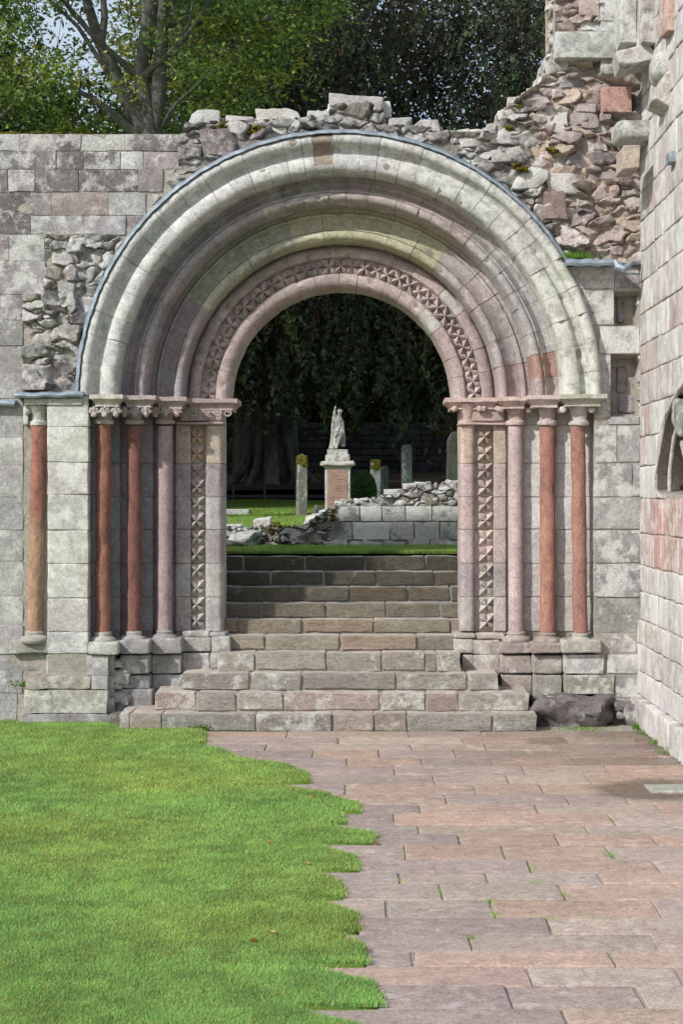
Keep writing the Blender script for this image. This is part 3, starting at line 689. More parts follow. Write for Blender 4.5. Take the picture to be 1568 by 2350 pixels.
def pA():
    u = lambda r: px(r, YA)
    return [(u(603), .34), (u(603), .05)] + roll(u(588), .035, u(13)) + [(u(574), .06), (u(571), .09), (u(566), .105), (u(559), .10), (u(553), .08), (u(550), .062)] + \
           [(u(551), .035), (u(545), .018), (u(537), .010), (u(528), .010), (u(521), .02), (u(517), .04), (u(514), .07), (u(512), .34)]
def pB():
    u = lambda r: px(r, YB)
    return [(u(530), .36), (u(530), .13), (u(508), .13), (u(506), .10), (u(499), .10), (u(496), .125), (u(488), .125), (u(480), .085), (u(475), .045), (u(474), .03)] + \
           [(u(470), .028)] + roll(u(459), .035, u(10)) + [(u(447), .06), (u(444), .34)]
def pC():
    u = lambda r: px(r, YC_)
    return [(u(456), .36), (u(456), .12), (u(440), .12), (u(430), .12), (u(426), .09), (u(421), .09), (u(417), .12), (u(405), .11), (u(394), .07), (u(388), .03), (u(386), .02)] + \
           roll(u(374), .035, u(11)) + [(u(362), .06), (u(359), .34)]
def pD():
    u = lambda r: px(r, YD)
    return [(u(372), .50), (u(372), .11), (u(352), .11), (u(350), .055), (u(344), .03), (u(334), .02), (u(327), .022), (u(325), .04), (u(322), .085), (u(290), .085), (u(288), .035), (u(285), .012)] + \
           [(u(276), .0), (u(266), .012), (u(260), .04), (u(257), .08), (u(256), .50)]
def cA(a):
    if a > 150: return vary((.37, .38, .33), .06), .75
    if a > 100: return vary((.40, .405, .385), .06), .6
    return vary((.43, .435, .425), .07), .45
def cB(a):
    if a > 172: return vary((.33, .26, .25), .05), .1
    if a > 166: return vary((.32, .21, .175), .05), .05
    if a > 130: return vary((.35, .335, .33), .06), .35
    if a > 105: return vary((.35, .295, .285), .06), .2
    if a > 70: return pick((.31, .295, .27), (.33, .285, .275)), .3
    return pick((.30, .26, .265), (.27, .255, .26), (.30, .265, .27)), .15
def cC(a):
    if a > 172: return vary((.34, .275, .27), .05), .1
    if 166 < a <= 172: return vary((.33, .225, .19), .05), .1
    if a > 145: return vary((.36, .325, .315), .06), .2
    if 128 < a <= 145: return vary((.35, .31, .305), .06), .3
    if 70 < a <= 130: return vary((.37, .365, .25), .07), .25
    if 35 < a <= 70: return vary((.29, .295, .225), .07), .25
    return pick((.29, .25, .255), (.26, .24, .25)), .1
def cD(a):
    if 138 < a < 148: return vary((.41, .385, .365), .05), .4
    return pick((.345, .28, .27), (.36, .29, .275), (.34, .275, .265)), .12
order(YA, pA(), 0, 31, cA, 'arch_order', 11); order(YB, pB(), 0, 27, cB, 'arch_order', 91)
order(YC_, pC(), 0, 17, cC, 'arch_order', 191); order(YD, pD(), 0, 15, cD, 'arch_order', 291)
# make a notch reading at the crown of the outer order
# carved four-petal flowers
def flower_mesh(col):
    a = .092; V = [(0, .0, 0)]; F_ = []; V = []; 
    for q in range(4):
        t = R(45 + 90 * q); u = np.array([math.cos(t), math.sin(t)]); v_ = np.array([-math.sin(t), math.cos(t)])
        tip = u * a * 1.38; mid = u * a * .70
        b = len(V)
        pts = [(0, 0, .075), (*(mid - v_ * a * .46), .012), (*tip, .030), (*(mid + v_ * a * .46), .012), (*mid, .075),
               (*(mid - v_ * a * .46), -.03), (*tip, -.03), (*(mid + v_ * a * .46), -.03), (0, 0, -.03)]
        for (x, zz_, hgt) in pts: V.append((x, -hgt, zz_))
        F_ += [(b, b + 1, b + 4), (b + 1, b + 2, b + 4), (b + 2, b + 3, b + 4), (b + 3, b, b + 4), (b + 1, b + 5, b + 6, b + 2), (b + 2, b + 6, b + 7, b + 3), (b, b + 8, b + 5, b + 1), (b + 3, b + 7, b + 8, b)]
    V = np.array(V); V[:, 1] *= rng.uniform(.6, 1.15); V += vec_noise(V, 16, int(rng.integers(99)), 2) * .0055
    mb = MB(); mb.add(V, F_, list(col) + [.15]); return mb
fm = []
def flower(x, y, z, rot, col, sc=1.0):
    o = flower_mesh(col).build('carved_flower', M_SMOOTH, door, smooth=False)
    o.matrix_parent_inverse = Matrix.Identity(4)
    o.location = Vector((x, y, z)) - Vector(door.location); o.rotation_euler = (0, rot, 0); o.scale = (sc * .97, 1, sc)
rf = px(306, YD); nfl = 35
for k in range(nfl):
    a = R(180 * (k + .5) / nfl); flower(XC - rf * math.cos(a), YD + .085, ZC + rf * math.sin(a), -(math.pi / 2 - a) , pick((.345, .28, .27), (.37, .295, .28)))
JC = [[918, 975], [975, 1063], [1063, 1140], [1140, 1214], [1214, 1292], [1292, 1369], [1369, 1448]]
jl = [(1.00, .70, .50), (.85, .8, .8), (.95, .95, .95), (.9, .9, .95), (1, 1, 1), (.95, 1, 1)]
for side, cx in (('L', 453), ('R', 1112)):
    for k in range(12):
        py = 984 + (k + .5) * 38.3; j = min(int(k / 2), 5)
        c = {0: (.42, .30, .20), 1: (.32, .27, .26), 2: (.31, .28, .27), 3: (.33, .30, .28), 4: (.35, .33, .30), 5: (.37, .36, .33)}[j] if side == 'L' else {0: (.42, .34, .27), 1: (.38, .31, .295), 2: (.38, .305, .285), 3: (.42, .33, .30), 4: (.37, .34, .31), 5: (.40, .37, .34)}[j]
        cxx = cx + (k * .5 if side == 'R' else 0)
        flower(PX(cxx, 18.13), 18.14, PZ(py, 18.13), rng.normal(0, .02), vary(c, .06), .97)

# jambs: stacked blocks
jm = MB()
def jcol(x0, x1, Y, cols, l=.2, depth=.35, courses=None, mb=None, **kw):
    for i, (a, b) in enumerate(courses or JC):
        c = cols[i % len(cols)]; dy = rng.uniform(-2, 2)
        pstone(mb or jm, x0, a + 0, x1, b + 0, Y + rng.uniform(-.004, .004), depth, vary(c, .07), l * rng.uniform(.5, 1.5), rough=kw.get('rough', .004), rad=kw.get('rad', .005), skew=.008, gap=.6, n=(6, 5, 7))
def vroll(x0, x1, Y, cols, l=.2, depth=.5, rad=.05):
    X0, X1 = PX(x0, Y), PX(x1, Y)
    for i, (a, b) in enumerate(JC):
        c = vary(cols[i % len(cols)], .06); o_ = rng.uniform(-.003, .003)
        out = [(X0 + rad - rad * math.cos(R(t)), Y + rad - rad * math.sin(R(t)) + o_) for t in np.linspace(0, 90, 8)] + [(X1 - rad + rad * math.cos(R(t)), Y + rad - rad * math.sin(R(t)) + o_) for t in np.linspace(90, 0, 8)] + [(X1, Y + depth), (X0, Y + depth)]
        zs = np.linspace(PZ(b - .6, Y), PZ(a + .6, Y), 9); m_ = len(out); V = np.array([(x, y, z_) for z_ in zs for (x, y) in out]); V = V + vec_noise(V, 7, int(rng.integers(99)), 3) * .004
        Q = [(q * m_ + j, q * m_ + (j + 1) % m_, (q + 1) * m_ + (j + 1) % m_, (q + 1) * m_ + j) for q in range(8) for j in range(m_)]
        jm.add(V, Q + [tuple(range(m_))[::-1], tuple(8 * m_ + j for j in range(m_))], list(c) + [l])
PJ = [[906, 979], [979, 1061], [1061, 1135], [1135, 1217], [1217, 1293], [1293, 1372], [1372, 1449], [1449, 1500]]
jcol(108, 203, 17.38, [LG, (.44, .44, .41), (.43, .41, .39), (.42, .41, .39), (.43, .43, .40), (.41, .42, .39), (.43, .42, .40), GW], .4, .5, PJ, rough=.007, rad=.010)
jcol(196, 276, 17.80, [LV, (.27, .26, .265)], .1); jcol(268, 352, 17.97, [LV, (.28, .25, .26)], .1); jcol(342, 406, 18.10, [LV, (.27, .25, .255)], .1)
jcol(403, 438, 18.06, [(.33, .28, .24), (.33, .27, .235), (.28, .245, .25), (.30, .27, .27), (.31, .28, .285), (.29, .28, .285), (.30, .27, .27)], .15, .5)
jcol(430, 475, 18.13, [(.33, .28, .25)], .1, .4)
vroll(471, 511, 18.04, [(.35, .29, .25), (.36, .30, .245), (.26, .225, .235), (.35, .325, .32), (.30, .265, .275), (.36, .33, .31), (.33, .30, .30)], .2, .52, rad=.055)
for k in range(7):
    pstone(jm, 52, PJ[k][0] if k else 925, 110, PJ[k][1], 17.66, .3, vary((.40, .38, .37), .06), .3, rough=.005, skew=.01, gap=.8)
RW = [(.50, .48, .46), (.62, .60, .57), (.58, .56, .54), (.54, .52, .50), (.50, .47, .45), (.48, .44, .42), (.46, .42, .40)]
jcol(1278, 1366, 17.80, RW, .2); jcol(1200, 1284, 17.97, RW, .3); jcol(1150, 1206, 18.10, RW, .2)
jcol(1133, 1162, 18.06, [(.38, .31, .295), (.44, .35, .285), (.39, .32, .30), (.38, .31, .295), (.38, .31, .295), (.34, .30, .30), (.37, .32, .31)], .15, .5)
jcol(1088, 1138, 18.13, [(.38, .33, .30)], .1, .4)
vroll(1057, 1090, 18.04, [(.39, .31, .295), (.42, .32, .27), (.39, .31, .305), (.38, .30, .29), (.39, .32, .31), (.29, .25, .26), (.35, .315, .31)], .15, .52, rad=.055)
jm.build('jamb', M_SMOOTH, door)
jmm = MB()
for (a, b, Y) in ((60, 202, 17.67), (198, 275, 17.812), (270, 350, 17.982), (344, 404, 18.112), (405, 437, 18.072), (437, 474, 18.142), (474, 509, 18.11), (1280, 1368, 17.812), (1202, 1282, 17.982), (1152, 1204, 18.112), (1059, 1088, 18.11), (1088, 1134, 18.142), (1134, 1161, 18.072)):
    box(jmm, PX(a, Y), PX(b, Y), Y, 18.5, 0.02, PZ(915, Y), (.34, .30, .25))
box(jmm, PX(110, 17.392), PX(201, 17.392), 17.392, 18.4, .02, PZ(908, 17.42), (.36, .34, .30))
jmm.build('jamb_core', M_MORTAR, door, smooth=False)

# shafts, capitals, bases
def shaft(xt, xb, Y, r, yt, yb, col, l=.0, rough=.008, name='shaft', label=None):
    mb = MB(); n_ = 40; Zt, Zb = PZ(yt, Y), PZ(yb, Y); seg = 20; V = []; F_ = []
    for i in range(n_ + 1):
        t = i / n_; X = PX(xt + (xb - xt) * t, Y); Z = Zt + (Zb - Zt) * t; rr = px(r, Y)
        for k in range(seg):
            a = 2 * math.pi * k / seg; V.append((X + rr * math.cos(a), Y + rr * math.sin(a), Z))
    for i in range(n_):
        for k in range(seg): F_.append((i * seg + k, (i + 1) * seg + k, (i + 1) * seg + (k + 1) % seg, i * seg + (k + 1) % seg))
    V = np.array(V); V = V + vec_noise(V * np.array([1, 1, .5]), 14, int(rng.integers(99)), 3) * rough * .55
    if rough > .004: V = V + vec_noise(V * np.array([1, 1, .7]), 4, int(rng.integers(99)), 2) * rough * .5
    c = np.tile(list(col) + [l], (len(V), 1)).astype(float)
    if name == 'o':
        t = np.repeat(np.arange(n_ + 1) / n_, seg)[:, None]; t = np.clip((t - .40) / .12, 0, 1); c[:, :3] = c[:, :3] * (1 - t) + np.array(OR) * t; c[:, :3] *= 1
    mb.add(V, F_, c); o = mb.build('column_shaft', M_SHAFT if rough > .004 else M_SMOOTH, door)
    if label: o['label'] = label
shaft(90, 80, 17.50, 18, 978, 1450, (.29, .135, .105), 0, .013, 'o', 'outer nook shaft, rough red above and orange below')
shaft(239, 236, 17.56, 16.5, 975, 1452, RD, .0, .013); shaft(308, 307, 17.74, 17, 978, 1450, (.19, .095, .08), .0, .009); shaft(379, 377, 17.92, 17.5, 978, 1446, (.32, .245, .25), .05, .002, label='smooth pale pink shaft')
shaft(1327, 1332, 17.56, 17, 975, 1454, (.31, .17, .14), .0, .010); shaft(1257, 1258, 17.74, 18.5, 975, 1452, (.33, .175, .14), .0, .010); shaft(1184, 1185, 17.92, 18, 978, 1450, (.40, .32, .32), .05, .002, label='smooth pale pink shaft')
def abacus(mb, x0, x1, y0, Yf, Yb, col, l=.2):
    """moulded slab: projecting fillet, hollow, lower fillet"""
    prof = [(0, .0), (.0, .045), (.03, .062), (.055, .085), (.06, .10), (.055, .125)]
    X0, X1, Zt = PX(x0, Yf), PX(x1, Yf), PZ(y0, Yf); V = []; F_ = []
    pr = [(.10, 0.0)] + prof + [(.12, .125)]
    rows = []
    for (ins_, dz) in pr:
        rows.append([(X0 + ins_, Yb, Zt - dz), (X0 + ins_, Yf + ins_, Zt - dz), (X1 - ins_, Yf + ins_, Zt - dz), (X1 - ins_, Yb, Zt - dz)])
    V = np.array([p for r_ in rows for p in np.concatenate([np.linspace(r_[0], r_[1], 3)[:-1], np.linspace(r_[1], r_[2], 9)[:-1], np.linspace(r_[2], r_[3], 3)])]); m = 13
    for i in range(len(rows) - 1):
        for k in range(m - 1): F_.append((i * m + k, (i + 1) * m + k, (i + 1) * m + k + 1, i * m + k + 1))
    V = V + vec_noise(V, 8, int(rng.integers(99)), 2) * .006
    mb.add(V, F_, list(col) + [l])
    mb.add([(X0 + .004, Yf + .004, Zt - .001), (X1 - .004, Yf + .004, Zt - .001), (X1 - .004, Yb, Zt - .001), (X0 + .004, Yb, Zt - .001)], [(0, 1, 2, 3)], list(col) + [l])
def bell(mb, x, Y, r, y0, y1, col, flare=1.75):
    Zt, Zb = PZ(y0, Y), PZ(y1, Y); H = Zt - Zb; r_ = px(r, Y)
    prof = [(r_ * 1.0, -.02), (r_ * 1.28, -.012), (r_ * 1.34, .008), (r_ * 1.25, .03), (r_ * 1.02, .04)] + [(r_ * (1.02 + (flare - 1.02) * (t ** 2.6)), .04 + (H - .04) * t) for t in np.linspace(.1, 1, 8)]
    lathe(mb, (PX(x, Y), Y, Zb), prof, list(col) + [.1], 28, .004)
def knob(mb, p, r, col): stone(mb, p, (r, r, r), col, .1, rough=.006, rad=r * .95, n=(4, 4, 4), nf=25)
def curl(mb, x, Y, z, r, col, flip=1):
    pts = []; rad = []
    for t in np.linspace(0, 1, 16):
        a = t * 4.2 * math.pi / 1.6; rr = r * (1 - t * .75); pts.append((x + flip * rr * math.sin(a), Y - .02 - .02 * t, z + rr * math.cos(a) * .9)); rad.append(r * .26 * (1 - .45 * t))
    tube(mb, pts, rad, list(col) + [.1], 7, .002)
def leafy(mb, x, Y, py, r, col, k=6, w_=.15):
    for q in range(k):
        t = (q + .5) / k * 2 - 1; X = x + t * w_; Z = PZ(py, Y); yy_ = Y - .06 - .05 * (1 - t * t)
        for s in (-1, 0, 1):
            stone(mb, (X + s * .018, yy_ - (.012 if s == 0 else 0), Z + rng.uniform(-.01, .01) - abs(s) * .012), (.014, .022, .045 - abs(s) * .012), col, .1, rough=.005, rad=.013, rot=(.5, s * .5, 0), n=(3, 3, 4), nf=25)
        knob(mb, (X, yy_ - .035, Z + .012), .019, col)
CL = (.40, .37, .36); CL2 = (.36, .31, .31); CL3 = (.34, .27, .265)
caps = [  # x0,x1 abacus, shaft x, Y front, Yshaft, color
 (205, 282, 239, 17.32, 17.56, (.46, .45, .40), CL), (276, 357, 308, 17.50, 17.74, CL2, CL2), (350, 428, 379, 17.70, 17.92, CL3, CL3)]
for i, (a, b, x, Yf, Ys_, c1, c2) in enumerate(caps):
    mb = MB(); abacus(mb, a, b, 904 + i * 3, Yf, 18.3, c1, .3); bell(mb, x, Ys_, 17, 925, 970, c2, 1.9)
    for q, fx in enumerate((-.115, 0, .115)):
        fX, fY, fZ = PX(x, Yf) + fx, Yf + .075 - (.02 if fx == 0 else 0), PZ(944, Yf)
        for an in (-75, -40, 0, 40, 75):
            ra_ = R(an); stone(mb, (fX + math.sin(ra_) * .028, fY + .012 * abs(an) / 75, fZ + math.cos(ra_) * .028 - .01), (.018, .03, .038), c2, .15, rough=.005, rad=.017, rot=(.3, ra_, 0), n=(3, 3, 4), nf=25)
        knob(mb, (fX, fY - .008, fZ - .03), .03, c2)
    pstone(mb, x - 31, 926, x + 31, 952, Yf + .10, .3, c2, .1, rough=.01, rad=.03, skew=.05)
    mb.build('capital', M_SMOOTH, door)
capsR = [(1288, 1394, 1329, 17.32, 17.56, (.36, .355, .30), (.44, .41, .40)), (1211, 1294, 1257, 17.50, 17.74, (.46, .38, .37), (.42, .36, .355)), (1143, 1217, 1184, 17.70, 17.92, (.45, .34, .32), (.40, .31, .295))]
for i, (a, b, x, Yf, Ys_, c1, c2) in enumerate(capsR):
    mb = MB(); abacus(mb, a, b, 904 + i * 3, Yf, 18.3, c1, .3); bell(mb, x, Ys_, 18, 925, 973, c2, 1.7)
    for s in ((-1, 1) if i != 1 else (1,)): knob(mb, (PX(x, Yf) + s * .15, Yf + .13, PZ(939, Yf)), .036, c2); 
    mb.build('capital', M_SMOOTH, door)
# inner imposts with volutes / plain bells
mb = MB(); abacus(mb, 424, 545, 914, 17.96, 18.6, CL3, .15)
for (x0, x1, y0, y1, Y, dpt) in ((410, 512, 930, 968, 18.02, .3),): pstone(mb, x0, y0, x1, y1, Y, dpt, CL3, .1, rough=.006, rad=.02)
for k, x in enumerate((444, 472, 500, 522)): curl(mb, PX(x, 18.0), 17.99, PZ(948, 18.0), .048, vary(CL3, .05), 1)
pstone(mb, 402, 967, 514, 975, 17.99, .4, CL3, .1, rough=.003, rad=.02); mb.build('impost', M_SMOOTH, door)
mb = MB(); cr = (.44, .34, .32); abacus(mb, 1023, 1150, 912, 17.96, 18.6, cr, .2); pstone(mb, 1056, 925, 1160, 968, 18.04, .3, (.40, .31, .29), .1, rough=.004, rad=.02)
bell(mb, 1073, 18.10, 16, 928, 972, (.40, .30, .285), 1.7)
for x in (1044, 1101, 1111, 1143): knob(mb, (PX(x, 17.98), 17.99, PZ(938, 17.98)), .032, cr)
pstone(mb, 1052, 968, 1162, 976, 18.0, .4, cr, .1, rough=.003, rad=.02); mb.build('impost', M_SMOOTH, door)
# capital of the outer nook shaft
mb = MB(); pstone(mb, 53, 912, 190, 930, 17.36, .4, LG, .3, rough=.004, rad=.01); bell(mb, 88, 17.50, 15, 932, 974, (.42, .43, .40), 2.0)
for s in (-1, 1): knob(mb, (PX(88, 17.4) + s * .12, 17.42, PZ(945, 17.4)), .035, (.42, .43, .40))
pstone(mb, 52, 930, 66, 976, 17.44, .2, LG, .3, rough=.004); mb.build('capital', M_SMOOTH, door)
def base(x, Y, r, y0, col, blocks):
    mb = MB(); r_ = px(r, Y); Z = PZ(y0, Y)
    prof = [(r_ * .98, .03), (r_ * 1.12, .025), (r_ * 1.2, .01), (r_ * 1.13, -.008), (r_ * 1.25, -.02), (r_ * 1.62, -.03), (r_ * 1.82, -.05), (r_ * 1.85, -.075), (r_ * 1.7, -.10), (r_ * 1.5, -.11)]
    lathe(mb, (PX(x, Y), Y, Z), prof, list(col) + [.2], 28, .006)
    for (a, b, c_, d_, Yf, dp) in blocks: pstone(mb, a, b, c_, d_, Yf, dp, vary(col, .08), .35, rough=.008, rad=.02, skew=.02, gap=.8)
    mb.build('column_base', M_STONE, door)
base(80, 17.50, 18, 1453, (.38, .37, .34), [(20, 1466, 115, 1500, 17.42, .4)])
base(236, 17.56, 17, 1455, (.40, .40, .37), [(201, 1473, 271, 1503, 17.34, .5), (200, 1503, 262, 1550, 17.48, .4), (200, 1550, 262, 1600, 17.48, .4), (200, 1600, 264, 1655, 17.48, .4)])
base(307, 17.74, 17, 1453, (.36, .36, .35), [(273, 1467, 344, 1501, 17.52, .5), (273, 1502, 344, 1547, 17.59, .5), (268, 1548, 344, 1580, 17.62, .4), (262, 1580, 352, 1640, 17.60, .4)])
base(377, 17.92, 17.5, 1450, (.35, .35, .34), [(346, 1463, 417, 1500, 17.72, .4), (346, 1502, 416, 1546, 17.80, .4), (346, 1547, 420, 1592, 17.80, .4)])
base(1332, 17.56, 17, 1457, (.36, .345, .31), [(1290, 1468, 1382, 1500, 17.40, .5), (1223, 1502, 1292, 1546, 17.62, .3), (1225, 1547, 1292, 1606, 17.62, .3)])
base(1258, 17.74, 18.5, 1456, (.36, .31, .28), [(1220, 1475, 1292, 1500, 17.54, .5), (1149, 1502, 1222, 1546, 17.76, .3), (1150, 1547, 1224, 1600, 17.76, .3), (1222, 1600, 1300, 1640, 17.64, .3)])
base(1185, 17.92, 18, 1454, (.40, .35, .32), [(1148, 1475, 1221, 1500, 17.72, .4)])
mb = MB(); cD_ = (.38, .37, .35)
for q in ((418, 1447, 482, 1462, 17.97, .5), (480, 1450, 520, 1462, 17.93, .6), (417, 1462, 486, 1496, 17.94, .5), (484, 1459, 529, 1497, 17.88, .7), (416, 1497, 482, 1546, 17.92, .5), (482, 1497, 530, 1536, 17.86, .7), (528, 1498, 588, 1540, 17.95, .3),
          (1040, 1452, 1092, 1466, 17.96, .6), (1090, 1452, 1160, 1468, 17.98, .5), (1042, 1466, 1088, 1500, 17.90, .6), (1086, 1468, 1150, 1502, 17.90, .5), (1060, 1501, 1088, 1548, 17.90, .4), (1086, 1501, 1150, 1550, 17.88, .4)):
    pstone(mb, *q, vary(cD_ if q[0] < 800 else (.39, .36, .32), .07), .35, rough=.008, rad=.018, skew=.03, gap=.8)
mb.build('plinth', M_STONE, door)

# lead flashing over the arch, along the left impost, along the right pier
lead = MB(); V = []; m = 5
angs = np.arange(0, 151, 1.0)
for a in angs:
    wob = .003 * math.sin(a * .9) + .003 * math.sin(a * 2.3)
    for (dr, dy) in ((.006, -.035), (.034, -.03), (.05, .0), (.052, .16), (.0, .16)):
        rr = px(599, YA) + dr + wob; V.append((XC - rr * math.cos(R(a)), YA + dy + wob, ZC + rr * math.sin(R(a))))
Q = [(q * m + j, q * m + (j + 1) % m, (q + 1) * m + (j + 1) % m, (q + 1) * m + j) for q in range(len(angs) - 1) for j in range(m)]
lead.add(V, Q, (.2, .2, .2)); lead.build('lead_flashing', M_LEAD, door)
def strip(x0, y0, x1, y1, Y0, Y1, parent, name='lead_flashing', th=.045):
    mb = MB(); n_ = 24; V = []
    for i in range(n_ + 1):
        t = i / n_; x = PX(x0 + (x1 - x0) * t, Y0); z_ = PZ(y0 + (y1 - y0) * t, Y0) + .006 * math.sin(t * 17)
        for (dy, dz) in ((0, -th), (-.012, -th * .5), (0, 0), (.02, .015), (Y1 - Y0, .03), (Y1 - Y0, -.02)): V.append((x, Y0 + dy, z_ + dz))
    m = 6; Q = [(i * m + j, i * m + (j + 1) % m, (i + 1) * m + (j + 1) % m, (i + 1) * m + j) for i in range(n_) for j in range(m)]
    Q = Q + [tuple(range(6)), tuple(n_ * 6 + k for k in range(6))[::-1]]
    mb.add(V, Q, (.2, .2, .2)); return mb.build(name, M_LEAD, parent)
strip(33, 904, 190, 900, 17.30, 17.62, wall); strip(-300, 920, 34, 921, 17.40, 17.6, wall); strip(1300, 597, 1412, 597, 17.28, 17.62, wall, th=.06)
mb = MB(); pts = [P(1412, 600, 17.3), P(1420, 612, 17.27), P(1432, 618, 17.25), P(1442, 610, 17.27), P(1450, 602, 17.32), P(1466, 604, 17.36)]
tube(mb, pts, [.03, .05, .045, .03, .025, .02], (.2, .2, .2), 8, .004); tube(mb, [P(1425, 628, 17.36), P(1470, 629, 17.38)], [.01, .01], (.1, .1, .1), 6); mb.build('lead_spout', M_LEAD, wall)

# ------------------------------------------------------------------ side wall (faces left), runs towards the camera
sw = thing('side_wall', 'pale pinkish streaked stone wall at the right edge with projecting corbels and an arched recess', 'wall', (SIDE_X, 16, 0))
sm = MB()
def SYx(x): return F * SIDE_X / (x - VX)
NI = dict(y1=16.62, z0=PZ(1130, 15.9))
NC = [(16.62, 2.42), (16.60, 2.62), (16.5, 2.79), (16.35, 2.99), (16.04, 3.18), (15.77, 3.27), (15.4, 3.38), (15.0, 3.44), (14.6, 3.38), (14.2, 3.25), (13.9, 3.0), (13.7, 2.7), (13.6, 2.42)]
def in_niche(Y, Z):
    if Z < NI['z0'] or Y > NI['y1'] or Y < 13.6: return False
    ys_ = [p[0] for p in NC][::-1]; return Z < float(np.interp(Y, ys_, [p[1] for p in NC][::-1]))
z0 = 0.0; rowi = 0
hs = [.30, .26, .28, .25, .30, .27, .34, .36, .34, .31, .33, .33, .30, .33, .34, .31, .33, .30, .34, .32, .33, .31, .3, .3, .3]
for hgt in hs:
    z1 = z0 + hgt; y = 17.55; k = 0
    while y > 11:
        L = rng.uniform(.35, .75) if (k or rowi % 2) else rng.uniform(.2, .4); yn = y - L
        zm, ymid = (z0 + z1) / 2, (y + yn) / 2
        if not (in_niche(y, zm) and in_niche(yn, zm) and in_niche(ymid, z1)):
            c = pick((.47, .445, .435), (.45, .44, .43), (.44, .40, .39), (.48, .465, .455), (.42, .405, .40))
            if 1.62 < zm < 2.45 and yn < 16.9 and ymid > 14.5: c = vary((.40, .26, .235), .08)
            if rng.random() < .12: c = vary((.41, .34, .32), .08)
            off = -.10 if z1 < .32 else (-.03 if z1 < 1.3 else rng.uniform(-.004, .004))
            stone(sm, (SIDE_X + .15 + off, ymid, zm), (.15, L / 2 - .004, hgt / 2 - .004), c, rng.uniform(.3, .8), rough=.008 if z1 > 1.3 else .014, rad=.014, skew=.02, n=(2, 7, 5))
        y = yn; k += 1
    z0 = z1; rowi += 1
ZT = z0
NA_ = np.array(NC)
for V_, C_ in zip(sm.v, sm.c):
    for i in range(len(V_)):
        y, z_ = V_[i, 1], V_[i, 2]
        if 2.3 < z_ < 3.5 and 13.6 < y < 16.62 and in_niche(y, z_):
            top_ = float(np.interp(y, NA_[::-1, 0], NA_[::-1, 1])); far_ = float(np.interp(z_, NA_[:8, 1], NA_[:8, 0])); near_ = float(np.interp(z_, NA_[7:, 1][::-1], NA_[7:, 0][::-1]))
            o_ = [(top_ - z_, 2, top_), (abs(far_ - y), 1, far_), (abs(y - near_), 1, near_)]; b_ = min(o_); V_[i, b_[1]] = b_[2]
            if V_[i, 0] > SIDE_X + .012: C_[i] = (.15, .125, .11, 0)  # brown recess stone, with the shade of the opening painted into the colour
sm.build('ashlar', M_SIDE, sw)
sc_ = MB(); Yg = np.arange(10.9, 17.6, .05); Zg = np.arange(-.2, ZT - .05, .05); V = []; Q = []
for i, y in enumerate(Yg):
    for j, zz_ in enumerate(Zg): V.append((SIDE_X + (.95 if in_niche(y, zz_) else .014), y, zz_))
nz = len(Zg)
for i in range(len(Yg) - 1):
    for j in range(nz - 1): Q.append((i * nz + j, i * nz + j + 1, (i + 1) * nz + j + 1, (i + 1) * nz + j))
sc_.add(V, Q, np.array([(.13, .11, .10, 0) if (in_niche(y_, z__) or in_niche(y_ - .09, z__) or in_niche(y_, z__ - .08)) else (.46, .41, .35, 0) for (x_, y_, z__) in V])); box(sc_, SIDE_X + 1.05, SIDE_X + 1.6, 10.9, 18.45, -.2, ZT - .06, (.4, .37, .32)); sc_.build('mortar', M_MORTAR, sw, smooth=False)  # mortar in the recess painted dark brown, standing in for its shade
# recess: moulded pointed head
ar = MB()
def niche_curve(ins_):
    cy_, cz_ = 15.1, 2.6; return [(cy_ + (y - cy_) * (1 - ins_), cz_ + (z_ - cz_) * (1 - ins_)) for y, z_ in NC]
for (ins_, r_, dx, c) in ((-.012, .022, .014, (.45, .43, .41)), (.09, .024, .12, (.46, .45, .43))):
    cv = niche_curve(ins_); tube(ar, [(SIDE_X + dx, y, z_) for y, z_ in cv], [r_] * len(cv), list(c) + [.5], 10, .003)
ar.build('recess_arch', M_SMOOTH, sw)
hb = MB()
stone(hb, (SIDE_X + .07, 15.42, 3.12), (.09, .22, .13), (.22, .225, .21), .5, rough=.008, rad=.04, skew=.05, rot=(.35, 0, 0), n=(4, 7, 5))
tube(hb, [(SIDE_X + .05, SYx(x), PZ(y, SYx(x))) for x, y in ((1556, 1016), (1566, 1060), (1576, 1120))], [.035, .03, .03], (.36, .36, .34, .4), 10, .004); hb.build('recess_rib', M_STONE, sw)
bl = MB()
for z_ in np.arange(NI['z0'], 3.4, .26): stone(bl, (SIDE_X + .92, 15.1, z_ + .13), (.05, 1.5, .125), vary((.15, .13, .12), .1), .1, rough=.01, n=(2, 8, 4))  # brown back stones, recess shade included in their colour
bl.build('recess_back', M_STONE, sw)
# sill below the recess
cb = MB()
def corbel(x0, y0, x1, y1, Y, ln, col, rr=.05, cuts=0, l=.6, rot=(0, 0, 0)):
    m_ = MB(); X0, X1 = PX(x0, Y), PX(x1, Y); Za, Zb = PZ(y1, Y), PZ(y0, Y)
    stone(m_, ((X0 + X1) / 2, Y + ln / 2, (Za + Zb) / 2), ((X1 - X0) / 2, ln / 2, (Zb - Za) / 2), vary(col, .08), l, rough=.012, rad=rr, cuts=cuts, skew=.05, rot=rot, n=(7, 6, 6)); m_.build('corbel', M_RUBBLE, sw)
corbel(1413, 272, 1512, 322, 16.95, .45, (.25, .25, .235), .10, 0, .8); corbel(1506, 106, 1620, 182, 15.9, .5, (.27, .27, .25), .13, 0, .8)
corbel(1432, 333, 1468, 386, 16.6, .5, (.42, .36, .30), .01, 0, .3); corbel(1512, 178, 1600, 250, 15.8, .45, (.42, .38, .34), .02, 2, .6, (0, .5, 0))
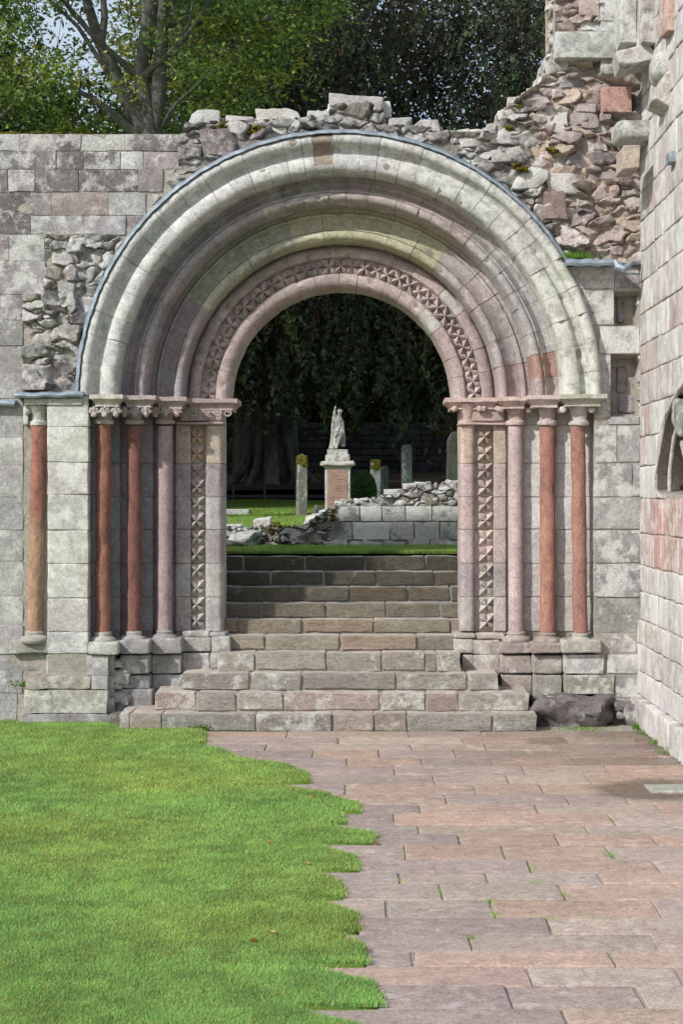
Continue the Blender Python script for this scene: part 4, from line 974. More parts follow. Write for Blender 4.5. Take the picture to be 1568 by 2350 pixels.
corbel(1420, 108, 1500, 146, 16.7, .5, (.36, .33, .31), .015, 1, .8, (0, -.25, 0)); corbel(1425, -60, 1462, 100, 16.9, .6, (.40, .40, .37), .012, 0, .7); corbel(1475, -120, 1560, 102, 16.6, .6, (.38, .37, .35), .012, 0, .7)
corbel(1530, -120, 1620, 68, 15.6, .4, (.48, .33, .29), .012, 0, .5)
lb = MB(); x0, x1 = PX(1543, 15.5), SIDE_X + .05; stone(lb, ((x0 + x1) / 2 + .03, 15.6, PZ(361, 15.55)), ((x1 - x0) / 2 + .05, .10, .05), (.2, .2, .2), 0, rough=.003, rad=.006, n=(4, 3, 3)); lb.build('lead_bracket', M_LEAD, sw)

# ------------------------------------------------------------------ boulders and loose stones at the foot of the walls
def rock(name, label, cat, x0, y0, x1, y1, Y, dp, col, l=.3, cuts=4, group=None, rough=.03, skew=.15, rad=.06, rot=(0, 0, 0), mat=None, n=(12, 7, 7)):
    mb = MB(); pstone(mb, x0, y0, x1, y1, Y, dp, vary(col, .04), l, rough=rough, rad=rad, cuts=cuts, skew=skew, rot=rot, gap=0, n=n)
    return tag(mb.build(name, mat or M_RUBBLE), label, cat, group)
rock('boulder', 'large dark purple grey boulder at the wall foot right of the bottom step', 'boulder', 1235, 1604, 1414, 1674, 17.14, .6, (.15, .13, .13), .25, 3, rough=.05, skew=.14, rad=.07)
rock('stone', 'small dark stone stuck out of mortar right of the boulder', 'stone', 1416, 1633, 1434, 1650, 17.3, .3, (.19, .19, .18), .3, 2, rough=.01, rad=.03)
rock('stone', 'angular dark stone standing in the corner of the two walls', 'stone', 1438, 1622, 1474, 1668, 17.2, .35, (.20, .19, .19), .5, 3, rough=.02)
rock('stone', 'flat dark stone lying above the small one near the wall corner', 'stone', 1412, 1612, 1462, 1632, 17.36, .3, (.17, .16, .16), .2, 3, rough=.02, rad=.03)
rock('boulder', 'low dark stone in the nook between left pier and bottom step', 'stone', 246, 1638, 275, 1662, 17.15, .3, (.16, .15, .14), .2, 3, rough=.02)
rock('drain_cover', 'greenish grey stone drain slab in the damp patch at the right edge', 'drain', 1500, 1798, 1600, 1818, YG(1818), .02, (.30, .31, .27), .1, 0)
dc = bpy.data.objects['drain_cover']; bpy.data.objects.remove(dc)
mb = MB(); Ya, Yb_ = YG(1820), YG(1803); stone(mb, (PX(1545, (Ya + Yb_) / 2), (Ya + Yb_) / 2, .006), (.21, (Yb_ - Ya) / 2, .012), (.29, .30, .26), .2, rough=.003, rad=.008, n=(7, 5, 2))
tag(mb.build('drain_cover', M_SLAB), 'greenish grey stone drain slab in the damp patch at the right edge', 'drain cover')
# ------------------------------------------------------------------ low ruined wall beyond the steps
LY = 22.3
lw = thing('low_ruined_wall', 'low lichened ashlar wall with a broken rubble top beyond the top step', 'wall', P(900, 1256, LY))
mb = MB()
WH = (.50, .50, .49); WG = (.33, .325, .32)
for (y0, y1, xs, cs) in ((1160, 1197, [778, 827, 877, 932, 992, 1056, 1120, 1180], [WG, WH, GK, WH, WG, WG]), (1197, 1239, [744, 809, 896, 951, 1010, 1060, 1120, 1180], [WG, WH, (.30, .27, .27), WG, WG]), (1239, 1262, [744, 800, 830, 880, 935, 990, 1030, 1070, 1130, 1180], [WG, GP, WG, G])):
    for k, (a, b) in enumerate(zip(xs[:-1], xs[1:])): pstone(mb, a, y0, b, y1, LY + (0 if y1 < 1240 else -.05) + rng.uniform(-.01, .01), .5, vary(cs[k % len(cs)], .08), rng.uniform(.6, 1.2), rough=.008 if y1 < 1240 else .03, rad=.007, skew=.02 if y1 < 1240 else .12, gap=1.)
pstone(mb, 664, 1218, 741, 1258, LY - .04, .5, (.32, .29, .285), .5, rough=.01, rad=.02, skew=.04)
mb.build('ashlar', M_STONE, lw)
mb = MB(); box(mb, PX(750, LY), PX(1180, LY), LY + .04, LY + .6, 1.6, PZ(1162, LY), (.36, .34, .31)); box(mb, PX(500, LY), PX(780, LY), LY + .08, LY + .5, 1.6, PZ(1222, LY), (.25, .23, .2)); 
mb.build('mortar', M_MORTAR, lw)
def lt(x): return float(np.interp(x, [740, 766, 770, 840, 884, 925, 955, 1000, 1056, 1180], [1170, 1162, 1146, 1145, 1138, 1122, 1112, 1110, 1104, 1104])) + 3 * math.sin(x * .35)
def ll(x): return float(np.interp(x, [480, 510, 560, 600, 640, 700, 720, 745, 790], [1206, 1206, 1212, 1206, 1210, 1204, 1188, 1172, 1160])) + 2 * math.sin(x * .5)
lp = lambda x, y: (pick(WH, WG, G, GK, WG), rng.uniform(.5, 1.1))
rel = MB(); relief(rel, lambda x, y: y > lt(x), (742, 1100, 1180, 1162), LY + .05, 110, lp, dep=.06, step=2., sd=3, an=2.2, groove=3, mort=(.27, .25, .22))
relief(rel, lambda x, y: y > ll(x) and x < 760, (482, 1160, 762, 1262), LY + .02, 150, lp, dep=.16, step=2., sd=4, an=2.4, groove=3, mort=(.2, .18, .14)); rel.build('rubble_core', M_RUBBLE, lw)
mb = MB()
def L(x0, y0, x1, y1, col=None, l=1.0, Y=None, **kw): pstone(mb, x0, y0, x1, y1, (Y or LY) + rng.uniform(-.02, .05), .3, vary(col, .12) if col is not None else pick(WH, WG, G, GK), l, rough=kw.get('rough', .022), rad=.010, cuts=kw.get('cuts', 4), skew=.15, gap=0, rot=kw.get('rot', (0, 0, 0)))
for q in ((766, 1150, 802, 1165, WH), (807, 1143, 845, 1159, WH), (840, 1145, 872, 1158, G), (872, 1142, 902, 1160, GK), (884, 1122, 922, 1136, (.55, .55, .53)), (904, 1136, 924, 1154, GK), (925, 1108, 955, 1122, GP), (954, 1108, 992, 1118, (.52, .52, .5)),
          (932, 1122, 970, 1136, WG), (976, 1124, 1002, 1135, WH), (968, 1136, 984, 1158, WH), (938, 1140, 960, 1156, WG), (987, 1144, 1004, 1158, WH), (1008, 1142, 1042, 1156, GK), (1000, 1110, 1048, 1122, WG), (1022, 1103, 1056, 1114, WH), (1046, 1118, 1060, 1158, WG), (1004, 1124, 1030, 1140, G)):
    L(*q)
for k in range(14):
    x = rng.uniform(770, 1160); yt = np.interp(x, [770, 880, 930, 1060, 1160], [1158, 1146, 1118, 1112, 1108]); y = rng.uniform(yt, 1160); w__ = rng.uniform(12, 34)
    L(x, y - 5, x + w__, y + rng.uniform(5, 11), Y=LY + .15 + (1160 - y) / 60 * .35)
for q in ((700, 1182, 752, 1205, (.45, .44, .40)), (732, 1168, 768, 1200, WG), (705, 1200, 740, 1218, WG), (720, 1190, 770, 1218, G), (742, 1172, 772, 1196, GK)): L(*q, Y=LY + .1, rough=.03)
for k in range(12):
    x = rng.uniform(505, 740); y = rng.uniform(1208, 1252); w__ = rng.uniform(20, 50); L(x, y, x + w__, y + rng.uniform(8, 14), Y=LY + .1 + (1252 - y) / 44 * .3 - .05, l=.9)
mb.build('rubble', M_RUBBLE, lw, smooth=False)
mb = MB()
for q in ((632, 1210, LY, .15, .04), (610, 1205, LY + .2, .1, .03), (762, 1190, LY, .02, .12), (1003, 1128, LY + .1, .05, .05), (655, 1212, LY + .1, .15, .05)): moss(mb, *q)
mb.build('moss', M_MOSS, lw)
rock('stone_block', 'pale squarish block standing upright on the low rubble', 'stone', 584, 1190, 622, 1226, LY - .02, .3, (.50, .49, .46), 1.0, 1, rough=.012, skew=.12, rad=.02, rot=(0, -.08, 0))
rock('stone_slab', 'big dark tilted slab with lichened top left of the low wall', 'stone', 515, 1222, 600, 1258, LY - .35, .5, (.13, .125, .12), .9, 3, rough=.03, rot=(.1, -.12, 0))
rock('stone_slab', 'small flat dark slab lying on the grass by the left jamb', 'stone', 500, 1243, 562, 1263, LY - .8, .4, (.16, .15, .13), .3, 2, rough=.02)
rock('stone_slab', 'thin pale slab lying on top of the leftmost rubble', 'stone', 505, 1204, 558, 1216, LY + .3, .4, (.40, .39, .36), .9, 2, rough=.015)

# ------------------------------------------------------------------ graveyard
def gravestone(label, x0, x1, ytop, Y, th, col, l, shape='round', moss_=0, lean=0., name='gravestone', basew=0, rz=.55):
    g = GZ(Y); X0, X1 = PX(x0, Y), PX(x1, Y); w_ = (X1 - X0); Zt = PZ(ytop, Y); H = Zt - g; n_ = 14; out = []
    if shape == 'round':
        hw = w_ / 2; out = [(-hw, -.2), (-hw, H - hw * .75)] + [(-hw * math.cos(R(a)), H - hw * .75 + hw * .75 * math.sin(R(a))) for a in np.linspace(0, 180, n_)] + [(hw, H - hw * .75), (hw, -.2)]
    elif shape == 'shoulder':
        hw = w_ / 2; out = [(-hw, -.2), (-hw, H * .8), (-hw * .75, H * .82), (-hw * .75, H * .97), (0, H), (hw * .75, H * .97), (hw * .75, H * .82), (hw, H * .8), (hw, -.2)]
    elif shape == 'point':
        hw = w_ / 2; out = [(-hw * 1.15, -.2), (-hw, H * .9), (-hw * .5, H * .985), (0, H), (hw * .5, H * .985), (hw, H * .9), (hw * 1.15, -.2)]
    else:
        hw = w_ / 2; out = [(-hw, -.2), (-hw, H), (hw, H), (hw, -.2)]
    m_ = len(out); V = [(x, -th / 2, z_) for x, z_ in out] + [(x, th / 2, z_) for x, z_ in out]
    F_ = [tuple(range(m_)), tuple(range(m_, 2 * m_))[::-1]] + [(i, i + m_, (i + 1) % m_ + m_, (i + 1) % m_) for i in range(m_)]
    mb = MB(); A_ = np.array(V) @ rotm(0, lean, rz).T + np.array([(X0 + X1) / 2, Y, g]); c = np.tile(list(col) + [l], (len(A_), 1)).astype(float); mb.add(A_, F_, c)
    o = tag(mb.build(name, M_STONE, smooth=False), label, 'gravestone')
    bv = o.modifiers.new('b', 'BEVEL'); bv.width = .015; bv.segments = 1
    if moss_:
        m2 = MB()
        for _ in range(60):
            t = rng.random(); zz_ = Zt - rng.random() * moss_; xx_ = (X0 + X1) / 2 + rng.uniform(-.5, .5) * w_ * .8
            stone(m2, (xx_, Y - th / 2 * .8 + rng.uniform(-.04, .04), zz_), (.05, .03, .04), (.2, .18, .04), 0, rough=.015, rad=.03, n=(3, 3, 3), nf=20)
        p_ = m2.build('moss', M_MOSS); p_.parent = o
    return o
gravestone('tall narrow mossy topped gravestone left of the statue', 681, 704, 1045, 40, .16, (.22, .23, .19), .4, 'flat', .22, rz=.4)
gravestone('mossy headed pale gravestone just right of the bush', 851, 873, 1057, 43, .14, (.24, .24, .22), .8, 'flat', .22, rz=.5)
gravestone('small grey round topped gravestone behind the mossy headed one', 876, 891, 1068, 45, .1, (.10, .12, .12), .2, 'round', rz=.6)
gravestone('tall slim grey green round topped gravestone right of the bush', 923, 944, 1020, 44, .16, (.12, .145, .135), .3, 'round', rz=.6)
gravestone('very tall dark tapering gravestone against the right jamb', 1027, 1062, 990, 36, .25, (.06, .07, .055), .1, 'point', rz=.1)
gravestone('small dark headstone at the left jamb edge', 500, 519, 1137, 41, .12, (.08, .10, .11), .1, 'round', rz=.1)
gravestone('low dark flat grave slab with pale top on the lawn', 508, 574, 1168, 41, .6, (.14, .15, .15), .9, 'flat', rz=0)
o = gravestone('squat broken dark gravestone between the mossy stone and the pedestal', 718, 737, 1158, 39, .2, (.10, .10, .09), .3, 'shoulder', rz=.4, lean=.15)

PYd = 40.0
ped = thing('pedestal', 'square memorial pedestal with pink inscribed panel in a white frame carrying the statue', 'pedestal', P(775, 1186, PYd))
def pbox(mb, x0, x1, y0, y1, dfront, depth, col, l=.3, **kw): pstone(mb, x0, y0, x1, y1, PYd + dfront, depth, col, l, gap=0, rough=kw.get('rough', .006), rad=kw.get('rad', .012), skew=0, n=(8, 6, 6))
mb = MB(); pbox(mb, 746, 804, 1068, 1200, -.30, .60, (.58, .57, .54), .0); mb.build('shaft', M_STONE, ped)
mb = MB(); pbox(mb, 751.5, 798.5, 1078, 1186, -.315, .1, (.30, .20, .165), .0); mb.build('panel', M_SMOOTH, ped)
tx = MB()
for k, (wd, y_) in enumerate([(26, 1082), (14, 1089)] + [(rng.uniform(20, 38), 1098 + 7 * q) for q in range(11)]):
    xx_ = 775 - wd / 2
    while xx_ < 775 + wd / 2:
        ll = rng.uniform(1.2, 4.5); pstone(tx, xx_, y_, min(xx_ + ll, 776 + wd / 2), y_ + 2.2, PYd - .318, .02, (.23, .15, .12), 0, gap=0, rough=0, rad=.002, skew=0, n=(2, 2, 2)); xx_ += ll + .9
tx.build('inscription', M_SMOOTH, ped)
mb = MB(); pbox(mb, 735, 814, 1058, 1068, -.42, .84, (.36, .34, .28), .9, rough=.015, rad=.03); pbox(mb, 742, 808, 1064, 1072, -.35, .7, (.40, .38, .33), .4); mb.build('cornice', M_STONE, ped)
mb = MB(); pbox(mb, 747, 803, 1043, 1058, -.30, .60, (.36, .34, .30), .7); pbox(mb, 751, 799, 1031, 1043, -.25, .50, (.33, .34, .31), .5); mb.build('cap_blocks', M_STONE, ped)
# statue: one skinned body with drapery
def skin(name, nodes, edges, mat, sub=2):
    me = bpy.data.meshes.new(name); me.from_pydata([n_[0] for n_ in nodes], edges, []); o = bpy.data.objects.new(name, me); COL.objects.link(o)
    mo = o.modifiers.new('s', 'SKIN'); sv = me.skin_vertices[0].data
    for i, n_ in enumerate(nodes): sv[i].radius = n_[1]; sv[i].use_root = (i == 0)
    s2 = o.modifiers.new('u', 'SUBSURF'); s2.levels = sub; s2.render_levels = sub
    dg = bpy.context.evaluated_depsgraph_get(); ev = bpy.data.meshes.new_from_object(o.evaluated_get(dg)); bpy.data.objects.remove(o)
    V = np.array([v.co[:] for v in ev.vertices]); F_ = [tuple(p.vertices) for p in ev.polygons]; return V, F_
sx, sz = PX(777, PYd), PZ(1031, PYd)
def sp(px_, py_, dy=0.): return (PX(px_, PYd), PYd + dy, PZ(py_, PYd))
nodes = [(sp(777, 985), (.115, .10)), (sp(777, 974), (.085, .08)), (sp(777, 963), (.10, .085)), (sp(777, 957), (.07, .06)), (sp(779, 952), (.04, .04)), (sp(780, 945.5, -.01), (.062, .065)), (sp(780, 941, 0), (.055, .058)),
         (sp(771, 958), (.05, .05)), (sp(768, 949, -.03), (.036, .036)), (sp(769.5, 939, -.04), (.027, .027)), (sp(770.5, 931, -.05), (.022, .018)),
         (sp(783, 960), (.045, .045)), (sp(786, 969, .0), (.04, .04)), (sp(787, 979, -.03), (.034, .034)), (sp(789, 988, -.05), (.03, .03)),
         (sp(773, 1000), (.10, .09)), (sp(770, 1015, -.02), (.075, .07)), (sp(768, 1029, -.03), (.08, .08)),
         (sp(784, 998, -.05), (.085, .08)), (sp(778, 1012, -.07), (.055, .05)), (sp(773, 1025, -.07), (.04, .04)), (sp(772, 1030, -.12), (.035, .03))]
edges = [(0, 1), (1, 2), (2, 3), (3, 4), (4, 5), (5, 6), (2, 7), (7, 8), (8, 9), (9, 10), (2, 11), (11, 12), (12, 13), (13, 14), (0, 15), (15, 16), (16, 17), (0, 18), (18, 19), (19, 20), (20, 21)]
V, F_ = skin('statue', nodes, edges, None)
sst = thing('statue', 'weathered draped stone figure with one raised arm standing on the pedestal', 'statue', P(777, 1031, PYd))
SC = (.30, .30, .29)
mb = MB(); mb.add(V + vec_noise(V, 20, 4, 2) * .008, F_, SC + (.5,)); mb.build('figure', M_STONE, sst)
dr = MB()
def fold(pts, r0, r1, c=SC): tube(dr, pts, list(np.linspace(r0, r1, len(pts))), list(c) + [.5], 8, .012)
for k in range(7):   # cloak falling from the raised arm down the left side
    o_ = k * .75; fold([sp(767.5 + o_ * .6, 942, .03), sp(764.5 + o_, 958, .04), sp(763 + o_, 975, .05 - .015 * (k % 2)), sp(761.5 + o_ * 1.1, 992, .04), sp(762 + o_ * 1.2, 1010, .03), sp(758 + o_ * 1.7, 1030, .02)], .018, .034)
for k in range(5):   # robe over the hip, falling to the right
    fold([sp(775 + k * 2.2, 978, -.08), sp(781 + k * 2, 986, -.09), sp(785 + k * 1.2, 998, -.04), sp(786 + k * .9, 1012, 0), sp(784 + k * 1.3, 1024, .04)], .022, .03)
for k in range(4): fold([sp(783 - k, 974 + k * 2, -.10), sp(776, 984 + k * 3, -.12), sp(768, 992 + k * 4, -.09)], .02, .025)
for k in range(6):
    a = k * 1.05; fold([sp(780 + 5 * math.cos(a) * .7, 941 - 2 * math.sin(a), .02 * math.sin(a * 2)), sp(780 + 5.5 * math.cos(a), 944.5, .03 * math.sin(a))], .02, .022, (.36, .35, .25))
dr.build('drapery', M_STONE, sst)

# bush, railing, footpath, boundary wall
def leaves(mb, C, size, col, k=.3, up=.3):
    n_ = len(C); a = rng.normal(size=(n_, 3)); a[:, 2] *= (1 - up); a /= np.linalg.norm(a, axis=1, keepdims=True); b = rng.normal(size=(n_, 3)); b -= (b * a).sum(1, keepdims=True) * a; b /= np.linalg.norm(b, axis=1, keepdims=True)
    s = size * rng.uniform(.6, 1.3, (n_, 1)); V = np.stack([C - a * s, C + b * s * .45, C + a * s, C - b * s * .45], 1).reshape(-1, 3)
    Q = np.arange(n_ * 4).reshape(-1, 4); col = np.asarray(col, float); 
    if col.ndim == 1: col = np.tile(col, (n_, 1))
    cc_ = col * rng.uniform(1 - k, 1 + k, (n_, 1)) * (1 + rng.normal(0, .08, (n_, 3))); cc_ = np.hstack([np.clip(cc_, .003, 1), np.zeros((n_, 1))]); mb.add(V, Q, np.repeat(cc_, 4, 0))
bs_ = thing('bush', 'rounded dark green clipped bush right of the pedestal', 'bush', P(835, 1186, 42))
mb = MB(); u = rng.normal(size=(9000, 3)); u /= np.linalg.norm(u, axis=1, keepdims=True); C = u * np.array([.33, .33, .55]) * rng.uniform(.75, 1.06, (9000, 1)) + np.array([PX(834, 42), 42, GZ(42) + .5]); leaves(mb, C, .035, (.05, .105, .03), up=-.6); mb.build('foliage', M_LEAF, bs_)
mb = MB(); tube(mb, [P(834, 1190, 42), P(834, 1150, 42)], [.05, .03], (.1, .1, .1, 0)); mb.build('stem', M_DBARK, bs_)
ra = thing('iron_railing', 'low black iron railing running along the graveyard path', 'railing', P(600, 1148, 50))
for x in (462, 536, 608, 679, 748, 818): mb = MB(); stone(mb, (PX(x, 50), 50, GZ(50) + .2), (.035, .035, .24), (.02, .02, .02), 0, rough=0, rad=.01, n=(2, 2, 2)); mb.build('post', M_IRON, ra)
mb = MB(); tube(mb, [(PX(x, 50), 50, GZ(50) + .38) for x in (420, 608, 840)], [.022] * 3, (.02, .02, .02, 0), 6); mb.build('rail', M_IRON, ra)
mb = MB(); V = []
for k, x in enumerate(np.linspace(-30, 30, 31)): V += [(x, 50.3, GZ(50.3) + .05), (x, 53, GZ(53) + .05)]
mb.add(V, [(2 * k, 2 * k + 2, 2 * k + 3, 2 * k + 1) for k in range(30)], (.1, .1, .1)); struct(mb.build('footpath', M_PATH))
mb = MB(); V = []; 
for k, x in enumerate(np.linspace(-40, 40, 41)):
    for y in (53.0, 55, 58, 62, 70): V.append((x, y, GZ(y) + .06 + (.12 if y == 53.0 else .12) + rng.uniform(-.03, .05)))
mb.add(V, [(5 * k + j, 5 * k + 5 + j, 5 * k + 6 + j, 5 * k + 1 + j) for k in range(40) for j in range(4)], (.1, .1, .1)); struct(mb.build('leaf_litter', M_LITTER))
bw = thing('boundary_wall', 'dark shaded stone boundary wall under the trees behind the graves', 'wall', (0, 66, 3))
mb = MB(); z_ = 3.0
for r_ in range(9):
    x = -8 + rng.uniform(0, .5)
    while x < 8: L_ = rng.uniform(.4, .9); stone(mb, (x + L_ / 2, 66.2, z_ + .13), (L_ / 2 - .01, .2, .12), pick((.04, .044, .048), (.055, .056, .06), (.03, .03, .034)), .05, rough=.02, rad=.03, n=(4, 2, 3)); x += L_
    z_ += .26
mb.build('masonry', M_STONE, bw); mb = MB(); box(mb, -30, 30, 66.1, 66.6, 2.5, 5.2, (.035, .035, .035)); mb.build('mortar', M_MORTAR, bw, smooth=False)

# ------------------------------------------------------------------ trees
def branch(mb, p0, dirv, length, r0, depth, out, col, curve=.25):
    pts = [Vector(p0)]; dv = Vector(dirv).normalized(); n_ = 6; rr = [r0]
    for i in range(n_):
        dv = (dv + Vector(rng.normal(0, curve * .35, 3)) + Vector((0, 0, .04))).normalized(); pts.append(pts[-1] + dv * length / n_); rr.append(r0 * (1 - .75 * (i + 1) / n_))
    tube(mb, [tuple(p) for p in pts], rr, col, 8 if r0 > .08 else 5, r0 * .08, cap=False)
    out += [tuple(p) for p in pts[3:]]
    if depth > 0:
        for k in range(int(rng.integers(3, 5))):
            i = int(rng.integers(2, n_ + 1)); nd_ = (dv + Vector(rng.normal(0, .65, 3))).normalized(); branch(mb, pts[i], nd_, length * rng.uniform(.45, .7), rr[i] * .7, depth - 1, out, col, curve)
def tree(name, label, base, trunk, rads, crown, nl, size, lc, bark, branches=9, group='trees behind the ruined wall', strands=0, blob=1.0, keep=None):
    t = thing(name, label, 'tree', base, group); tm = MB(); out = []
    tube(tm, trunk, rads, (.2, .2, .2, 0), 18, rads[0] * .22)
    (cx, cy, cz), (ax_, ay, az) = crown
    for k in range(branches):
        i = rng.integers(len(trunk) // 2, len(trunk)); a = rng.uniform(0, 6.28); branch(tm, trunk[i], (math.cos(a), math.sin(a), rng.uniform(.1, .9)), rng.uniform(.5, .9) * ax_, rads[i] * .5, 2, out, (.2, .2, .2, 0))
    tm.build('trunk', bark, t); cm = MB()
    # clumps on the shell and inside
    nc = max(30, nl // 160); u = rng.normal(size=(nc, 3)); u /= np.linalg.norm(u, axis=1, keepdims=True); rad = rng.uniform(.35, 1.0, (nc, 1)) ** .6
    cc_ = u * rad * np.array([ax_, ay, az]) + np.array([cx, cy, cz])
    if out: cc_ = np.vstack([cc_, np.array(out)[rng.integers(len(out), size=nc // 4)]])
    if keep is not None: cc_ = cc_[keep(cc_)]
    per = nl // len(cc_); sg = np.array([.75, .75, .45]) * blob
    C = np.repeat(cc_, per, 0) + rng.normal(size=(len(cc_) * per, 3)) * sg * np.repeat(rng.uniform(.6, 1.3, (len(cc_), 1)), per, 0)
    ci = np.repeat(rng.integers(0, len(lc), len(cc_)), per); mixr = rng.random(len(ci)) < .14; ci = np.where(mixr, rng.integers(0, len(lc), len(ci)), ci)
    leaves(cm, C, size, np.array(lc)[ci], .3)
    if strands:
        for (x0, x1, y0, y1, z0_, z1_, ns, per_, dr_) in strands:
            X = rng.uniform(x0, x1, ns); Y = rng.uniform(y0, y1, ns); Zt = rng.uniform(z0_, z1_, ns); ln = rng.uniform(.5, 1.6, ns) * dr_
            t_ = np.tile(np.linspace(0, 1, per_), ns); Xr, Yr, Zr, lr = (np.repeat(q, per_) for q in (X, Y, Zt, ln)); sx_ = np.repeat(rng.normal(0, .35, ns), per_)
            C = np.stack([Xr + sx_ * t_ * lr, Yr - .2 * t_ * lr, Zr - t_ ** 1.3 * lr], 1) + rng.normal(0, .07, (ns * per_, 3)); ci = np.repeat(rng.integers(0, len(lc), ns), per_)
            leaves(cm, C, size, np.array(lc)[ci], .3, up=-.5)
    cm.build('crown', M_LEAF, t); return t
GR = [(.15, .25, .05), (.22, .31, .06), (.09, .17, .035), (.30, .32, .06), (.05, .09, .025), (.07, .12, .03)]
CO = [(.055, .055, .043), (.055, .08, .048), (.07, .052, .04), (.036, .05, .034), (.09, .12, .06)]
DK = [(.03, .05, .025), (.022, .038, .02), (.04, .055, .025), (.03, .045, .03)]
LT = [(.17, .22, .07), (.24, .28, .10), (.10, .15, .045)]
# green beech behind the left wall, forking limbs seen above it
gb = (PX(352, 38), 38, GZ(38))
def q_(x, y, Y=37.4): return P(x, y, Y)
t = tree('beech_tree', 'green beech with forked grey limbs rising behind the left part of the wall', gb, [gb, q_(350, 700), q_(345, 330), q_(335, 250), q_(320, 180), q_(340, 60), q_(360, -80), q_(380, -300)],
     [.45, .36, .28, .22, .17, .15, .12, .08], ((PX(250, 38), 38.5, 14.5), (5.2, 4.0, 6.2)), 72000, .066, GR, M_BARK, 7, blob=.5, keep=lambda c: ~((c[:, 1] < 38.2) & (abs((c[:, 0] * F / c[:, 1] + VX) - 300) < 75) & (rng.random(len(c)) < .55)))
lm = MB()
for pts, rr in (([q_(348, 330), q_(300, 245), q_(262, 165), q_(225, 95), q_(205, 20), q_(180, -80)], [.2, .18, .16, .14, .11, .08]), ([q_(335, 330), q_(270, 270), q_(210, 225), q_(150, 200)], [.14, .11, .08, .05]),
                ([q_(350, 330), q_(365, 200), q_(372, 80), q_(380, -60)], [.18, .16, .14, .12]), ([q_(262, 165), q_(230, 110), q_(240, 40), q_(232, -40)], [.12, .1, .08, .06]),
                ([q_(-20, 290), q_(20, 250), q_(60, 205), q_(110, 150)], [.07, .06, .05, .03]), ([q_(350, 330), q_(400, 240), q_(470, 180), q_(520, 150)], [.07, .05, .03, .015]), ([q_(290, 230), q_(180, 60), q_(90, -20)], [.06, .045, .03])):
    tube(lm, pts, rr, (.2, .2, .2, 0), 12, .03)
lm.build('limb', M_BARK, t)
# pale green tree further back
tree('lime_tree', 'paler green tree standing further back between the two beeches', (PX(560, 60), 60, GZ(60)), [(PX(560, 60), 60, GZ(60)), (PX(560, 60), 60, 9), (PX(575, 60), 60, 17)], [.4, .3, .1], ((PX(560, 60), 60, 15.5), (4.6, 4, 7.0)), 30000, .12, LT, M_BARK, 8)
tree('lime_tree', 'pale green tree far behind the leftmost wall top', (PX(60, 62), 62, GZ(62)), [(PX(60, 62), 62, GZ(62)), (PX(60, 62), 62, 9), (PX(70, 62), 62, 17)], [.4, .3, .1], ((PX(60, 62), 62, 10.5), (6.5, 4, 6.0)), 14000, .13, LT, M_BARK, 8)
# copper beech
cbx = PX(622, 58); cbb = (cbx, 58, GZ(58))
cb_t = tree('copper_beech_tree', 'huge dark copper beech with drooping branches and thick trunk seen through the arch', cbb, [(cbx, 58, GZ(58) - .2), (cbx, 58, GZ(58) + .5), (cbx, 58, 5), (cbx + .1, 58, 8), (cbx + .3, 57, 12), (cbx + .8, 56, 18)], [1.15, .9, .75, .7, .6, .3],
     ((PX(940, 50), 52, 15.5), (7.6, 6.0, 10.5)), 150000, .10, CO, M_DBARK, 14, strands=[(-6.5, 5.5, 43.5, 52, 6.0, 10.5, 1700, 44, 1.5), (-5, 6.5, 44, 50, 9.5, 17, 900, 45, 1.6), (1, 4.5, 44, 47, 5.2, 7.5, 160, 36, 1.2)])
rt = MB()
for a in np.linspace(0, 6.1, 11):
    tube(rt, [(cbx + math.cos(a) * .55, 58 + math.sin(a) * .55, GZ(58) + 2.2), (cbx + math.cos(a) * .95, 58 + math.sin(a) * .95, GZ(58) + .8), (cbx + math.cos(a) * 1.5, 58 + math.sin(a) * 1.5, GZ(58) + .15), (cbx + math.cos(a) * 2.3, 58 + math.sin(a) * 2.3, GZ(58) - .1)], [.10, .16, .12, .04], (.2, .2, .2, 0), 8, .09)
rt.build('roots', M_DBARK, cb_t)
# dark evergreen mass beyond the boundary wall
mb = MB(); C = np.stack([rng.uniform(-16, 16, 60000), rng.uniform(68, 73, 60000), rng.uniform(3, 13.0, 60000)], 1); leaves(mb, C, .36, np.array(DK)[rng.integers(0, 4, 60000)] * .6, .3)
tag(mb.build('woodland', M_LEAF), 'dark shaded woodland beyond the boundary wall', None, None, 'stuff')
# unseen trees added left of the view to shade the graveyard and boundary wall
for (x, y, a_, lab) in ((-14, 40, 6.0, 'unseen dense tree added left of the graveyard to shade the graves'), (-15, 47, 6.0, 'second unseen dense tree added for shade beyond the first'), (-11.5, 57, 6.0, 'third unseen dense tree added to shade the boundary wall')):
    tree('added_shade_tree', lab, (x, y, GZ(y)), [(x, y, GZ(y)), (x, y, 7), (x, y, 12)], [.5, .4, .2], ((x, y, 9.5 if y < 45 else 11), (a_, 5.5, 5.2)), 26000, .16, DK, M_BARK, 6)

